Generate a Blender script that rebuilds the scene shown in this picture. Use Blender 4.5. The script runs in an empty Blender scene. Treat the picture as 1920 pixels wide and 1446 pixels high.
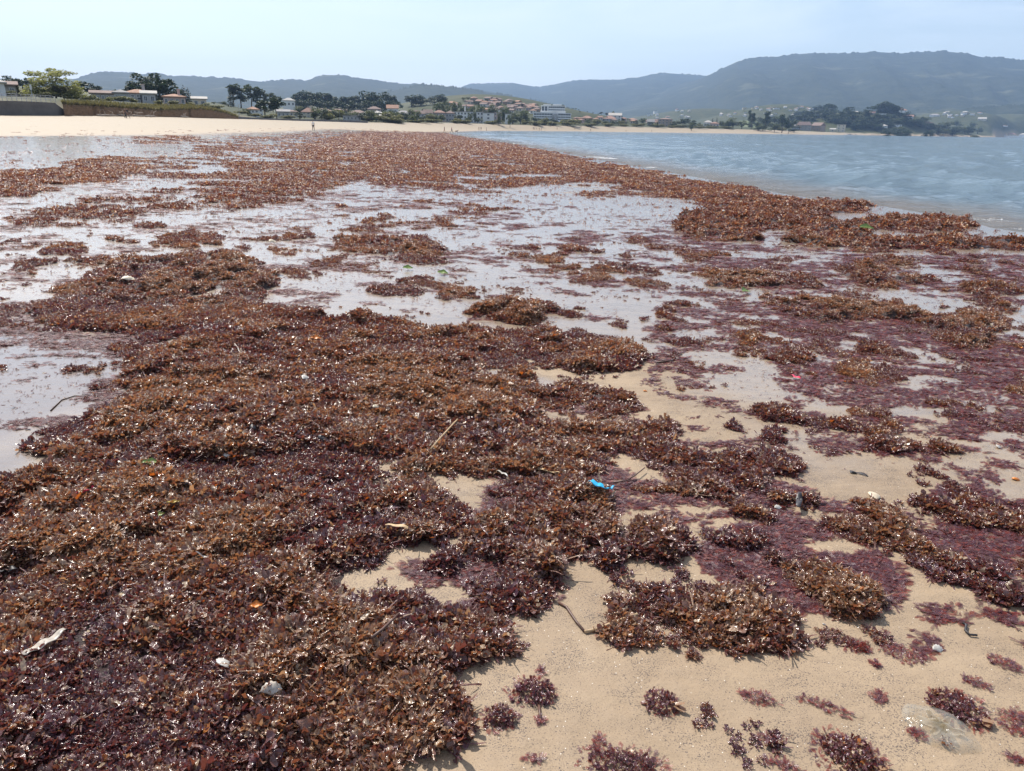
import bpy, math, random
import numpy as np
from mathutils import Vector, Matrix

random.seed(7)
RS = np.random.RandomState(11)
SC = bpy.context.scene
COL = SC.collection
R = math.radians

# ------------------------------------------------------------------ camera
FPX = 1397.0                     # focal length in pixels of the 1920 px wide photograph
ZC = 1.85                        # eye height above the water
PITCH = math.atan(484.0 / FPX)
ROLL = R(1.05)
_f = np.array([0, math.cos(PITCH), -math.sin(PITCH)])
_u0 = np.array([0, math.sin(PITCH), math.cos(PITCH)])
_r0 = np.array([1.0, 0, 0])
CR = _r0 * math.cos(ROLL) + _u0 * math.sin(ROLL)
CU = -_r0 * math.sin(ROLL) + _u0 * math.cos(ROLL)
cam_d = bpy.data.cameras.new('camera')
cam = bpy.data.objects.new('camera', cam_d)
COL.objects.link(cam)
cam_d.sensor_width = 36.0
cam_d.lens = FPX / 1920 * 36.0
cam_d.clip_start = 0.05
cam_d.clip_end = 30000
M = Matrix((
    (CR[0], CU[0], -_f[0], 0), (CR[1], CU[1], -_f[1], 0),
    (CR[2], CU[2], -_f[2], ZC), (0, 0, 0, 1)))
cam.matrix_world = M
SC.camera = cam

# ------------------------------------------------------------------ sky, sun, exposure
SUN_EL, SUN_AZ = R(50), R(-34)             # azimuth clockwise from the view direction (+Y)
world = bpy.data.worlds.new('World')
SC.world = world
world.use_nodes = True
wn = world.node_tree.nodes
wl = world.node_tree.links
wn.clear()
w_out = wn.new('ShaderNodeOutputWorld')
w_bg = wn.new('ShaderNodeBackground')
w_sky = wn.new('ShaderNodeTexSky')
w_sky.sky_type = 'NISHITA'
w_sky.sun_disc = False
w_sky.sun_elevation = SUN_EL
w_sky.sun_rotation = SUN_AZ
w_sky.altitude = 0
w_sky.air_density = 1.0
w_sky.dust_density = 1.5
w_sky.ozone_density = 1.2
w_bg.inputs['Strength'].default_value = 0.112
# thin cirrus veils: streaky noise over the whole dome
w_tc = wn.new('ShaderNodeTexCoord')
w_map = wn.new('ShaderNodeMapping')
w_map.inputs['Scale'].default_value = (1.3, 1.3, 5.5)
w_map.inputs['Rotation'].default_value = (0.05, 0.28, 0.3)
w_no = wn.new('ShaderNodeTexNoise')
w_no.inputs['Scale'].default_value = 2.1
w_no.inputs['Detail'].default_value = 7
w_no.inputs['Roughness'].default_value = 0.55
w_no.inputs['Distortion'].default_value = 0.5
w_rmp = wn.new('ShaderNodeMapRange')
w_rmp.inputs['From Min'].default_value = 0.42
w_rmp.inputs['From Max'].default_value = 0.72
w_rmp.inputs['To Min'].default_value = 0.10
w_rmp.inputs['To Max'].default_value = 0.55
w_mix = wn.new('ShaderNodeMix')
w_mix.data_type = 'RGBA'
w_mix.inputs['B'].default_value = (7.9, 8.3, 8.7, 1)
wl.new(w_tc.outputs['Generated'], w_map.inputs['Vector'])
wl.new(w_map.outputs['Vector'], w_no.inputs['Vector'])
wl.new(w_no.outputs['Fac'], w_rmp.inputs['Value'])
wl.new(w_rmp.outputs['Result'], w_mix.inputs['Factor'])
wl.new(w_sky.outputs['Color'], w_mix.inputs['A'])
wl.new(w_mix.outputs['Result'], w_bg.inputs['Color'])
wl.new(w_bg.outputs['Background'], w_out.inputs['Surface'])

sun_d = bpy.data.lights.new('sun', 'SUN')
sun_d.energy = 4.6
sun_d.angle = R(0.53)
sun_d.color = (1.0, 0.95, 0.87)
sun = bpy.data.objects.new('sun', sun_d)
COL.objects.link(sun)
sun_dir = Vector((math.sin(SUN_AZ) * math.cos(SUN_EL), math.cos(SUN_AZ) * math.cos(SUN_EL), math.sin(SUN_EL)))
sun.rotation_euler = sun_dir.to_track_quat('Z', 'Y').to_euler()

SC.view_settings.view_transform = 'Standard'
SC.view_settings.look = 'None'
SC.view_settings.exposure = 0.42
SC.view_settings.gamma = 1.0
SC.view_settings.use_curve_mapping = False
SC.render.engine = 'CYCLES'
SC.cycles.use_denoising = True
try:
    SC.cycles.denoiser = 'OPENIMAGEDENOISE'
    SC.cycles.denoising_input_passes = 'RGB_ALBEDO_NORMAL'
except Exception:
    pass
SC.cycles.max_bounces = 6
SC.cycles.diffuse_bounces = 3
SC.cycles.glossy_bounces = 3
SC.cycles.transmission_bounces = 6
SC.cycles.transparent_max_bounces = 8
SC.cycles.volume_bounces = 1
SC.cycles.sample_clamp_indirect = 4.0
SC.cycles.caustics_reflective = False
SC.cycles.caustics_refractive = False

# ------------------------------------------------------------------ pixel <-> world
def ray(px, py):
    d = _f + CR * ((px - 960) / FPX) - CU * ((py - 723) / FPX)
    return d / np.linalg.norm(d)

def horizon(px):
    """pixel row of the true horizon in that column"""
    return 723 - (math.tan(PITCH) * FPX) / math.cos(ROLL) + (px - 960) * math.tan(ROLL)

def at_z(px, py, z=0.0):
    d = ray(px, py)
    t = (z - ZC) / d[2]
    return np.array([d[0] * t, d[1] * t, z])

def azim(px):
    d = ray(px, horizon(px))
    h = np.array([d[0], d[1]])
    return h / np.linalg.norm(h)

def polar(px, dist):
    h = azim(px)
    return np.array([h[0] * dist, h[1] * dist])

def z_at(px, py, dist):
    """world height seen at that pixel at that horizontal distance"""
    d = ray(px, py)
    return ZC + d[2] / math.hypot(d[0], d[1]) * dist

def project(P):
    """N x 3 -> pixel x, y, depth"""
    v = P - np.array([0, 0, ZC])
    zc = v @ _f
    zs = np.where(zc > 1e-3, zc, 1e-3)
    return 960 + FPX * (v @ CR) / zs, 723 - FPX * (v @ CU) / zs, zc

# ------------------------------------------------------------------ small maths
def sstep(a, b, x):
    t = np.clip((x - a) / (b - a), 0, 1)
    return t * t * (3 - 2 * t)

def _h(ix, iy, seed):
    n = (ix.astype(np.int64) * 374761393 + iy.astype(np.int64) * 668265263 + seed * 974634777) & 0xFFFFFFFF
    n = ((n ^ (n >> 13)) * 1274126177) & 0xFFFFFFFF
    n = ((n ^ (n >> 16)) * 2246822519) & 0xFFFFFFFF
    return ((n ^ (n >> 15)) & 0xFFFFFF) / float(0xFFFFFF)

def vn(x, y, seed=0):
    x = np.asarray(x, float); y = np.asarray(y, float)
    xi = np.floor(x); yi = np.floor(y)
    fx = x - xi; fy = y - yi
    fx = fx * fx * fx * (fx * (fx * 6 - 15) + 10); fy = fy * fy * fy * (fy * (fy * 6 - 15) + 10)
    a = _h(xi, yi, seed); b = _h(xi + 1, yi, seed); c = _h(xi, yi + 1, seed); d = _h(xi + 1, yi + 1, seed)
    return (a + (b - a) * fx) * (1 - fy) + (c + (d - c) * fx) * fy

def fbm(x, y, seed=0, octv=4, gain=0.5, lac=2.03):
    s = 0; a = 1; t = 0
    for k in range(octv):
        c, sn = math.cos(0.7 * k + seed), math.sin(0.7 * k + seed)
        s = s + a * vn((x * c - y * sn) * lac ** k, (x * sn + y * c) * lac ** k, seed * 13 + k)
        t += a; a *= gain
    return s / t

def in_poly(px, py, poly):
    c = np.zeros(px.shape, bool)
    n = len(poly)
    for i in range(n):
        x1, y1 = poly[i]; x2, y2 = poly[(i + 1) % n]
        if y1 == y2:
            continue
        m = ((y1 > py) != (y2 > py))
        c ^= m & (px < (x2 - x1) * (py - y1) / (y2 - y1) + x1)
    return c

def poly_dist(X, Y, line, vals=None):
    """distance to an open polyline, and optionally a value interpolated along it"""
    best = np.full(X.shape, 1e18); val = np.zeros(X.shape)
    for i in range(len(line) - 1):
        ax, ay = line[i]; bx, by = line[i + 1]
        dx, dy = bx - ax, by - ay
        t = np.clip(((X - ax) * dx + (Y - ay) * dy) / (dx * dx + dy * dy), 0, 1)
        d = (X - ax - t * dx) ** 2 + (Y - ay - t * dy) ** 2
        m = d < best
        best = np.where(m, d, best)
        if vals is not None:
            val = np.where(m, vals[i] + (vals[i + 1] - vals[i]) * t, val)
    return (np.sqrt(best), val) if vals is not None else np.sqrt(best)

# ------------------------------------------------------------------ plan of the bay
shore_px = [(1920, 436), (1858, 428), (1800, 412), (1720, 398), (1650, 386), (1560, 377), (1480, 366), (1400, 351), (1330, 337),
            (1240, 321), (1130, 301), (1050, 285), (985, 274), (930, 266), (885, 259), (855, 254.5), (835, 250.5)]
SHORE = [(22, -70), (16.5, -20), (14.5, 0), (12.6, 8)] + [tuple(at_z(*p)[:2]) for p in shore_px]
FAR = [(838, 235), (860, 300), (900, 390), (950, 460), (1000, 505), (1120, 590), (1250, 670), (1400, 800), (1500, 930), (1560, 1090),
       (1640, 1300), (1740, 1480), (1835, 1640), (1870, 2300), (1990, 2700), (2300, 3600)]
SHORE += [tuple(polar(*p)) for p in FAR]
WATER = SHORE + [(9000, 3500), (9000, -900), (40, -900)]
BACK_D = [(-260, 128), (-100, 138), (0, 150), (130, 160), (200, 170), (300, 190), (380, 215), (440, 240), (560, 285), (700, 350),
          (780, 385), (860, 430), (930, 480), (1000, 530), (1100, 610), (1200, 700), (1300, 800), (1400, 905), (1500, 1035), (1570, 1180),
          (1660, 1340), (1750, 1510), (1835, 1665), (1900, 2330), (2000, 2750), (2300, 3700)]
BACK_Y = {0: 219.5, 130: 216.5, 300: 219, 440: 223, 700: 231, 860: 232, 1000: 236, 1200: 239, 1300: 241, 1400: 243.5, 1500: 246, 1570: 248.3}
_bk = sorted(BACK_Y)
BACK = [(-95, -120), (-88, -10), (-86, 40)]
BACKZ = [2.3, 2.3, 2.3]
for _px, _d in BACK_D:
    BACK.append(tuple(polar(_px, _d)))
    if _px <= 0:
        BACKZ.append(2.25)
    elif _px >= 1570:
        BACKZ.append(2.6)
    else:
        BACKZ.append(z_at(_px, float(np.interp(_px, _bk, [BACK_Y[k] for k in _bk])), _d))
LANDPOLY = BACK + [(9000, 4500), (9000, 16000), (-9000, 16000), (-9000, -900), (-95, -900)]

# low hills behind the bay: (px column, distance, height, half-width across, half-depth)
HILLS = [(1600, 1480, 34, 130, 120), (1690, 1560, 32, 120, 110), (1780, 1680, 15, 90, 90), (905, 820, 28, 120, 150), (800, 900, 15, 120, 150), (640, 760, 13, 110, 130), (740, 780, 11, 70, 120),
         (1000, 1000, 18, 150, 200), (1465, 1980, 60, 190, 170), (1330, 2300, 56, 260, 200), (1790, 2400, 60, 200, 220), (1900, 2700, 60, 260, 240), (20, 560, 12, 120, 130), (-120, 500, 12, 150, 160), (250, 420, 4, 90, 120),
         (430, 700, 7, 160, 150), (1410, 1250, 14, 90, 110), (1130, 1100, 10, 170, 160)]

def land_z(X, Y, zb, e):
    az = np.degrees(np.arctan2(X, Y))
    plate = 0.5 + 2.4 * (1 - sstep(-21.5, -17.5, az))
    z = zb + plate * sstep(0.5, 7, e) + 0.004 * np.minimum(e, 2500)
    hill = np.zeros_like(z)
    for px, dist, hh, rw, rd in HILLS:
        hx, hy = azim(px)
        cx, cy = hx * dist, hy * dist
        a = (X - cx) * hy - (Y - cy) * hx
        b = (X - cx) * hx + (Y - cy) * hy
        hill = np.maximum(hill, hh * np.exp(-(a / rw) ** 2 - (b / rd) ** 2))
    return z + hill * sstep(0, 60, e)

def ground_parts(X, Y):
    X = np.asarray(X, float); Y = np.asarray(Y, float)
    sh = X.shape; X = X.ravel(); Y = Y.ravel()
    d = poly_dist(X, Y, SHORE)
    e, zb = poly_dist(X, Y, BACK, BACKZ)
    wat = in_poly(X, Y, WATER)
    land = in_poly(X, Y, LANDPOLY) & ~wat
    t = d / (d + e + 1e-6)
    zs = zb * t ** 1.42
    zw = -0.028 * np.minimum(d, 150) - 0.02 * sstep(0, 3, d)
    zl = land_z(X, Y, zb, e)
    z = np.where(wat, zw, np.where(land, zl, zs))
    return z.reshape(sh), d.reshape(sh), e.reshape(sh), t.reshape(sh), wat.reshape(sh), land.reshape(sh)

def micro(X, Y, t):
    """gentle undulation of the sand"""
    return 0.014 * (fbm(X / 2.2, Y / 2.2, 5, 3) - 0.5) + 0.03 * (fbm(X / 9, Y / 9, 6, 2) - 0.5) + 0.010 * (fbm(X / 0.55 + 0.3 * Y, Y / 0.38, 7, 3) - 0.5) / (1 + (np.hypot(X, Y) / 9) ** 2)

def ground_z(X, Y):
    X = np.asarray(X, float); Y = np.asarray(Y, float)
    z, d, e, t, wat, land = ground_parts(X, Y)
    r = np.hypot(X, Y)
    return z + np.where(land, 0, micro(X, Y, t) * sstep(0.0, 4.0, d) )

def gz(x, y):
    return float(ground_z(np.array([x]), np.array([y]))[0])

def at_ground(px, py):
    """the point of the ground seen at that pixel"""
    z = 0.2
    for _ in range(12):
        p = at_z(px, py, z)
        z = 0.5 * z + 0.5 * gz(p[0], p[1])
    p = at_z(px, py, z)
    return Vector((p[0], p[1], gz(p[0], p[1])))

def slope_hit(px, py, default):
    """distance at which the land first rises to that pixel"""
    dd = np.linspace(max(250, default * 0.7), default * 1.9, 260)
    h = azim(px)
    zg = ground_parts(h[0] * dd, h[1] * dd)[0]
    d_ = ray(px, py)
    zr = ZC + d_[2] / math.hypot(d_[0], d_[1]) * dd
    k = np.nonzero((zg >= zr) & (dd > default * 0.7))[0]
    return float(dd[k[0]]) if len(k) else default

# ------------------------------------------------------------------ node and mesh helpers
def new_mat(name):
    m = bpy.data.materials.new(name)
    m.use_nodes = True
    nt = m.node_tree
    nt.nodes.clear()
    out = nt.nodes.new('ShaderNodeOutputMaterial')
    return m, nt, out

class NT:
    """terse node builder"""
    def __init__(s, name):
        s.m, s.nt, s.out = new_mat(name)
    def n(s, kind, **kw):
        nd = s.nt.nodes.new('ShaderNode' + kind)
        for k, v in kw.items():
            if k in ('ins',):
                for kk, vv in v.items():
                    s.set(nd, kk, vv)
            else:
                setattr(nd, k, v)
        return nd
    def set(s, nd, key, v):
        sock = nd.inputs[key]
        if isinstance(v, bpy.types.NodeSocket):
            s.nt.links.new(v, sock)
        else:
            sock.default_value = v
    def obj(s):
        return s.n('TexCoord').outputs['Object']
    def pos(s):
        return s.n('NewGeometry').outputs['Position']
    def attr(s, name, typ='GEOMETRY'):
        return s.n('Attribute', attribute_name=name, attribute_type=typ)
    def noise(s, vec, scale, detail=4, rough=0.5, dist=0.0):
        return s.n('TexNoise', ins={'Vector': vec, 'Scale': scale, 'Detail': detail, 'Roughness': rough, 'Distortion': dist}).outputs['Fac']
    def scale(s, vec, xyz, rot=(0, 0, 0)):
        return s.n('Mapping', ins={'Vector': vec, 'Scale': xyz, 'Rotation': rot}).outputs['Vector']
    def rng(s, v, a, b, c=0.0, d=1.0, smooth=False):
        return s.n('MapRange', interpolation_type='SMOOTHSTEP' if smooth else 'LINEAR', ins={'Value': v, 'From Min': a, 'From Max': b, 'To Min': c, 'To Max': d}).outputs['Result']
    def mix(s, f, a, b, blend='MIX'):
        nd = s.n('Mix', data_type='RGBA', blend_type=blend)
        s.set(nd, 'Factor', f)
        for k, v in (('A', a), ('B', b)):
            sock = [q for q in nd.inputs if q.name == k and q.type == 'RGBA'][0]
            if isinstance(v, bpy.types.NodeSocket):
                s.nt.links.new(v, sock)
            else:
                sock.default_value = tuple(v) + (1,) if len(v) == 3 else v
        return [q for q in nd.outputs if q.type == 'RGBA'][0]
    def math(s, op, a, b=0.0, c=0.0):
        nd = s.n('Math', operation=op)
        for i, v in enumerate((a, b, c)):
            if isinstance(v, bpy.types.NodeSocket):
                s.nt.links.new(v, nd.inputs[i])
            else:
                nd.inputs[i].default_value = v
        return nd.outputs[0]
    def ramp(s, f, stops):
        nd = s.n('ValToRGB')
        s.nt.links.new(f, nd.inputs[0])
        el = nd.color_ramp.elements
        while len(el) < len(stops):
            el.new(0.5)
        for e, (p, c) in zip(el, stops):
            e.position = p
            e.color = tuple(c) + (1,)
        return nd.outputs['Color']
    def bump(s, h, strength=0.3, dist=0.01, normal=None):
        nd = s.n('Bump', ins={'Height': h, 'Strength': strength, 'Distance': dist})
        if normal is not None:
            s.nt.links.new(normal, nd.inputs['Normal'])
        return nd.outputs['Normal']
    def bsdf(s, **kw):
        nd = s.n('BsdfPrincipled')
        for k, v in kw.items():
            k = k.replace('_', ' ')
            if isinstance(v, tuple) and len(v) == 3:
                v = v + (1,)
            s.set(nd, k, v)
        return nd.outputs[0]
    def done(s, shader):
        s.nt.links.new(shader, s.out.inputs['Surface'])
        return s.m

def link(o, parent=None):
    COL.objects.link(o)
    if parent is not None:
        o.parent = parent
    return o

def mesh_np(name, V, F, mats, parent=None, smooth=True, attrs=None, mat_idx=None):
    """V: N x 3, F: M x 3 or M x 4 arrays"""
    V = np.asarray(V, np.float32); F = np.asarray(F, np.int32)
    me = bpy.data.meshes.new(name)
    me.vertices.add(len(V)); me.vertices.foreach_set('co', V.ravel())
    k = F.shape[1] if len(F) else 3
    me.loops.add(F.size); me.loops.foreach_set('vertex_index', F.ravel())
    me.polygons.add(len(F))
    me.polygons.foreach_set('loop_start', np.arange(0, F.size, k, dtype=np.int32))
    me.polygons.foreach_set('loop_total', np.full(len(F), k, np.int32))
    if smooth:
        me.polygons.foreach_set('use_smooth', np.ones(len(F), bool))
    if mat_idx is not None:
        me.polygons.foreach_set('material_index', np.asarray(mat_idx, np.int32))
    for nm, arr in (attrs or {}).items():
        arr = np.asarray(arr)
        if arr.ndim == 2:
            a = me.attributes.new(nm, 'FLOAT_VECTOR', 'POINT'); a.data.foreach_set('vector', arr.astype(np.float32).ravel())
        elif arr.dtype.kind in 'iu':
            a = me.attributes.new(nm, 'INT', 'POINT'); a.data.foreach_set('value', arr.astype(np.int32))
        else:
            a = me.attributes.new(nm, 'FLOAT', 'POINT'); a.data.foreach_set('value', arr.astype(np.float32))
    me.update(calc_edges=True)
    me.validate()
    for m in (mats if isinstance(mats, (list, tuple)) else [mats]):
        me.materials.append(m)
    o = bpy.data.objects.new(name, me)
    return link(o, parent)

class MB:
    """collects polygons of one part"""
    def __init__(s):
        s.v = []; s.f = []
    def add(s, vs, fs):
        b = len(s.v)
        s.v += [tuple(v) for v in vs]; s.f += [tuple(i + b for i in f) for f in fs]
        return s
    def box(s, c, d, rz=0.0):
        cx, cy, cz = c; hx, hy, hz = d[0] / 2, d[1] / 2, d[2] / 2
        co, si = math.cos(rz), math.sin(rz)
        vs = [(cx + x * co - y * si, cy + x * si + y * co, cz + z) for z in (-hz, hz) for x, y in ((-hx, -hy), (hx, -hy), (hx, hy), (-hx, hy))]
        return s.add(vs, [(3, 2, 1, 0), (4, 5, 6, 7), (0, 1, 5, 4), (1, 2, 6, 5), (2, 3, 7, 6), (3, 0, 4, 7)])
    def tube(s, pts, rad, n=6, cap=True):
        pts = [Vector(p) for p in pts]
        rad = rad if isinstance(rad, (list, tuple)) else [rad] * len(pts)
        vs = []; fs = []
        for i, p in enumerate(pts):
            t = (pts[min(i + 1, len(pts) - 1)] - pts[max(i - 1, 0)]).normalized()
            a = t.cross(Vector((0, 0, 1)))
            if a.length < 1e-3:
                a = Vector((1, 0, 0))
            a.normalize(); b = t.cross(a)
            for k in range(n):
                q = 2 * math.pi * k / n
                vs.append(p + (a * math.cos(q) + b * math.sin(q)) * rad[i])
        for i in range(len(pts) - 1):
            for k in range(n):
                k2 = (k + 1) % n
                fs.append((i * n + k, i * n + k2, (i + 1) * n + k2, (i + 1) * n + k))
        if cap:
            fs.append(tuple(range(n))[::-1]); fs.append(tuple((len(pts) - 1) * n + k for k in range(n)))
        return s.add(vs, fs)
    def build(s, name, mat, parent=None, smooth=False):
        me = bpy.data.meshes.new(name)
        me.from_pydata(s.v, [], s.f)
        me.update()
        if smooth:
            me.polygons.foreach_set('use_smooth', np.ones(len(me.polygons), bool))
        for m in (mat if isinstance(mat, (list, tuple)) else [mat]):
            me.materials.append(m)
        return link(bpy.data.objects.new(name, me), parent)

def tag(o, label=None, cat=None, group=None, kind=None):
    if label: o['label'] = label
    if cat: o['category'] = cat
    if group: o['group'] = group
    if kind: o['kind'] = kind
    return o

def empty(name, loc, rz=0.0):
    o = bpy.data.objects.new(name, None)
    o.empty_display_size = 0.2
    o.location = loc
    o.rotation_euler = (0, 0, rz)
    return link(o)
# ------------------------------------------------------------------ where the weed lies: outlines on the sand, kept as ground coverage
GW, GH = 960, 723                               # two photograph pixels per cell
MAP_COV = np.zeros((GH, GW)); MAP_THK = np.full((GH, GW), 0.5); MAP_FLM = np.zeros((GH, GW)); MAP_WET = np.zeros((GH, GW))
_gx, _gy = np.meshgrid(np.arange(GW) * 2 + 1.0, np.arange(GH) * 2 + 1.0)

def fill(mp, poly, v, mode='max'):
    xs = [p[0] for p in poly]; ys = [p[1] for p in poly]
    x0 = max(0, int(min(xs) // 2)); x1 = min(GW, int(max(xs) // 2) + 2)
    y0 = max(0, int(min(ys) // 2)); y1 = min(GH, int(max(ys) // 2) + 2)
    if x1 <= x0 or y1 <= y0:
        return
    m = in_poly(_gx[y0:y1, x0:x1], _gy[y0:y1, x0:x1], poly)
    s = mp[y0:y1, x0:x1]
    s[m] = np.maximum(s[m], v) if mode == 'max' else v

def ell(mp, cx, cy, rx, ry, v):
    x0 = max(0, int((cx - rx) // 2)); x1 = min(GW, int((cx + rx) // 2) + 2)
    y0 = max(0, int((cy - ry) // 2)); y1 = min(GH, int((cy + ry) // 2) + 2)
    if x1 <= x0 or y1 <= y0:
        return
    q = ((_gx[y0:y1, x0:x1] - cx) / rx) ** 2 + ((_gy[y0:y1, x0:x1] - cy) / ry) ** 2
    val = v * (1 - sstep(0.45, 1.15, q))
    s = mp[y0:y1, x0:x1]
    np.maximum(s, val, out=s)

def blur(a, k):
    for ax in (0, 1):
        p = np.pad(a, [(k, k) if i == ax else (0, 0) for i in (0, 1)], mode='edge')
        c = np.cumsum(p, axis=ax)
        c = np.concatenate([np.zeros_like(np.take(c, [0], axis=ax)), c], axis=ax)
        n = 2 * k + 1
        hi = np.take(c, range(n, c.shape[ax]), axis=ax); lo = np.take(c, range(0, c.shape[ax] - n), axis=ax)
        a = (hi - lo) / n
    return a

# --- broad, thinly strewn zones first
COVER = [
    (0.04, [(0, 255), (560, 240), (700, 245), (560, 300), (0, 310)]),
    (0.10, [(0, 300), (560, 280), (1250, 330), (1300, 540), (900, 600), (500, 560), (0, 640)]),
    (0.12, [(560, 370), (1250, 370), (1280, 520), (900, 600), (560, 540)]),
    (0.30, [(580, 372), (900, 372), (920, 430), (560, 435)]),
    (0.30, [(200, 300), (560, 275), (560, 335), (290, 345)]),
    (0.45, [(370, 262), (640, 247), (830, 250), (840, 290), (560, 300), (360, 290)]),
    (0.60, [(250, 258), (365, 256), (372, 266), (270, 269)]),
    (0.17, [(1250, 440), (1920, 470), (1920, 900), (1600, 880), (1280, 830), (1230, 700), (1280, 560)]),
    (0.22, [(1300, 500), (1920, 500), (1920, 660), (1600, 650), (1400, 600)]),
    (0.16, [(1500, 660), (1920, 660), (1920, 880), (1650, 830), (1450, 740)]),
    (0.40, [(1100, 330), (1230, 345), (1270, 375), (1090, 370)]),
    (0.10, [(1100, 1040), (1920, 1000), (1920, 1240), (1500, 1240)]),
    (0.36, [(0, 560), (120, 600), (330, 610), (340, 640), (230, 700), (220, 740), (0, 790)]),
    (0.02, [(0, 226), (700, 236), (640, 250), (0, 262)]),
    # far banks
    (0.84, [(0, 325), (100, 319), (150, 303), (200, 297), (285, 304), (290, 320), (210, 342), (100, 350), (60, 368), (0, 370)]),
    (0.60, [(0, 425), (40, 402), (110, 386), (200, 366), (300, 356), (420, 352), (560, 345), (605, 362), (585, 378), (500, 384), (460, 394), (400, 388), (300, 396), (250, 412), (160, 424), (50, 431)]),
    (0.58, [(420, 312), (560, 288), (700, 286), (820, 300), (800, 318), (690, 330), (640, 352), (590, 370), (500, 380), (440, 376), (400, 362), (290, 357), (420, 340)]),
    (0.45, [(290, 300), (420, 300), (600, 330), (560, 345), (420, 340), (300, 330)]),
    (0.66, [(560, 276), (690, 250), (828, 249), (890, 262), (985, 277), (1060, 292), (1130, 308), (1250, 330), (1150, 340), (1000, 332), (850, 332), (700, 312), (560, 296)]),
    (0.50, [(700, 310), (1000, 326), (1120, 345), (1000, 352), (860, 362), (780, 350), (690, 345)]),
    (0.88, [(820, 250), (900, 266), (985, 280), (1060, 294), (1130, 308), (1250, 329), (1340, 346), (1420, 358), (1470, 373), (1400, 385), (1330, 388), (1270, 372), (1190, 352), (1100, 332), (1000, 312), (900, 285)]),
    # piles at the water's edge
    (1.0, [(1260, 424), (1290, 410), (1350, 386), (1440, 372), (1540, 374), (1600, 378), (1655, 388), (1645, 396), (1560, 400), (1540, 405), (1582, 420), (1640, 428), (1600, 434), (1520, 434), (1440, 436), (1350, 444), (1290, 436)]),
    (0.95, [(1260, 425), (1350, 432), (1430, 442), (1440, 456), (1380, 452), (1290, 444)]),
    (1.0, [(1590, 418), (1680, 406), (1760, 405), (1808, 414), (1826, 428), (1760, 434), (1660, 434)]),
    (1.0, [(1490, 444), (1540, 434), (1620, 440), (1680, 448), (1780, 442), (1860, 448), (1920, 452), (1920, 474), (1800, 466), (1680, 470), (1560, 466), (1495, 458)]),
    # the great carpet
    (1.0, [(0, 925), (60, 905), (108, 872), (70, 830), (30, 822), (100, 800), (190, 772), (243, 745), (228, 712), (262, 672), (340, 642), (255, 632), (170, 626), (65, 604), (58, 568), (130, 545), (200, 505), (215, 486), (300, 482),
           (400, 480), (480, 488), (520, 505), (528, 530), (480, 548), (560, 574), (600, 588), (680, 600), (720, 604), (775, 612), (800, 626), (850, 612), (900, 610), (960, 622), (1050, 636), (1130, 632), (1200, 655), (1214, 682),
           (1180, 700), (1100, 704), (1010, 690), (985, 700), (1020, 715), (1010, 745), (1060, 726), (1120, 720), (1180, 735), (1230, 775), (1280, 800), (1272, 838), (1240, 872), (1150, 884), (1100, 886), (1000, 882), (910, 884),
           (808, 890), (830, 925), (880, 962), (872, 998), (820, 1010), (760, 1030), (735, 1060), (660, 1098), (720, 1090), (780, 1108), (802, 1140), (730, 1160), (690, 1185), (760, 1178), (830, 1146), (900, 1165), (945, 1190),
           (985, 1216), (930, 1226), (870, 1250), (800, 1262), (755, 1268), (790, 1282), (850, 1300), (895, 1335), (890, 1380), (830, 1415), (740, 1452), (0, 1452)]),
    # lobes on the near sand
    (0.76, [(800, 1012), (850, 1010), (920, 970), (935, 905), (1020, 892), (1110, 905), (1128, 960), (1105, 1000), (1030, 1012), (1062, 1060), (1080, 1120), (1040, 1140), (1015, 1160), (930, 1140), (870, 1110), (790, 1078), (830, 1058)]),
    (0.76, [(1130, 1025), (1165, 990), (1215, 972), (1255, 990), (1330, 1050), (1385, 1088), (1425, 1115), (1370, 1130), (1330, 1142), (1210, 1120), (1145, 1085)]),
    (0.76, [(1140, 1185), (1170, 1140), (1240, 1126), (1330, 1155), (1345, 1215), (1300, 1236), (1245, 1205), (1225, 1240), (1195, 1242), (1150, 1210)]),
    (0.68, [(1345, 1160), (1430, 1155), (1500, 1170), (1470, 1190), (1520, 1222), (1480, 1232), (1400, 1222), (1350, 1200)]),
    (0.76, [(1240, 870), (1270, 845), (1340, 856), (1420, 862), (1500, 880), (1530, 905), (1600, 930), (1680, 965), (1705, 1000), (1690, 1018), (1600, 1024), (1500, 1000), (1420, 985), (1340, 962), (1300, 925), (1180, 905), (1150, 884)]),
    (0.70, [(1330, 1000), (1430, 996), (1520, 1036), (1610, 1052), (1668, 1100), (1655, 1128), (1580, 1136), (1500, 1132), (1480, 1092), (1440, 1080), (1400, 1056), (1340, 1015)]),
    (0.70, [(1640, 1046), (1700, 1036), (1760, 1046), (1830, 1074), (1925, 1085), (1925, 1145), (1870, 1132), (1800, 1112), (1720, 1092), (1650, 1072)]),
    (0.66, [(1705, 1160), (1745, 1145), (1800, 1156), (1830, 1180), (1800, 1202), (1740, 1188)]),
    (0.66, [(1825, 1195), (1850, 1162), (1895, 1172), (1915, 1200), (1890, 1222), (1845, 1218)]),
    (0.55, [(1780, 1210), (1860, 1220), (1900, 1250), (1830, 1255)]),
    (0.5, [(1690, 885), (1740, 878), (1800, 905), (1870, 938), (1850, 952), (1770, 930), (1700, 905)]),
    (0.60, [(1700, 950), (1800, 955), (1925, 975), (1925, 1000), (1800, 990)]),
    (0.7, [(1780, 925), (1920, 935), (1925, 980), (1800, 960)]),
    (0.5, [(900, 1000), (1120, 1020), (1060, 1060)]),
]
for v, p in COVER:
    fill(MAP_COV, p, v if v > 0.45 else v * 0.62)
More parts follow.
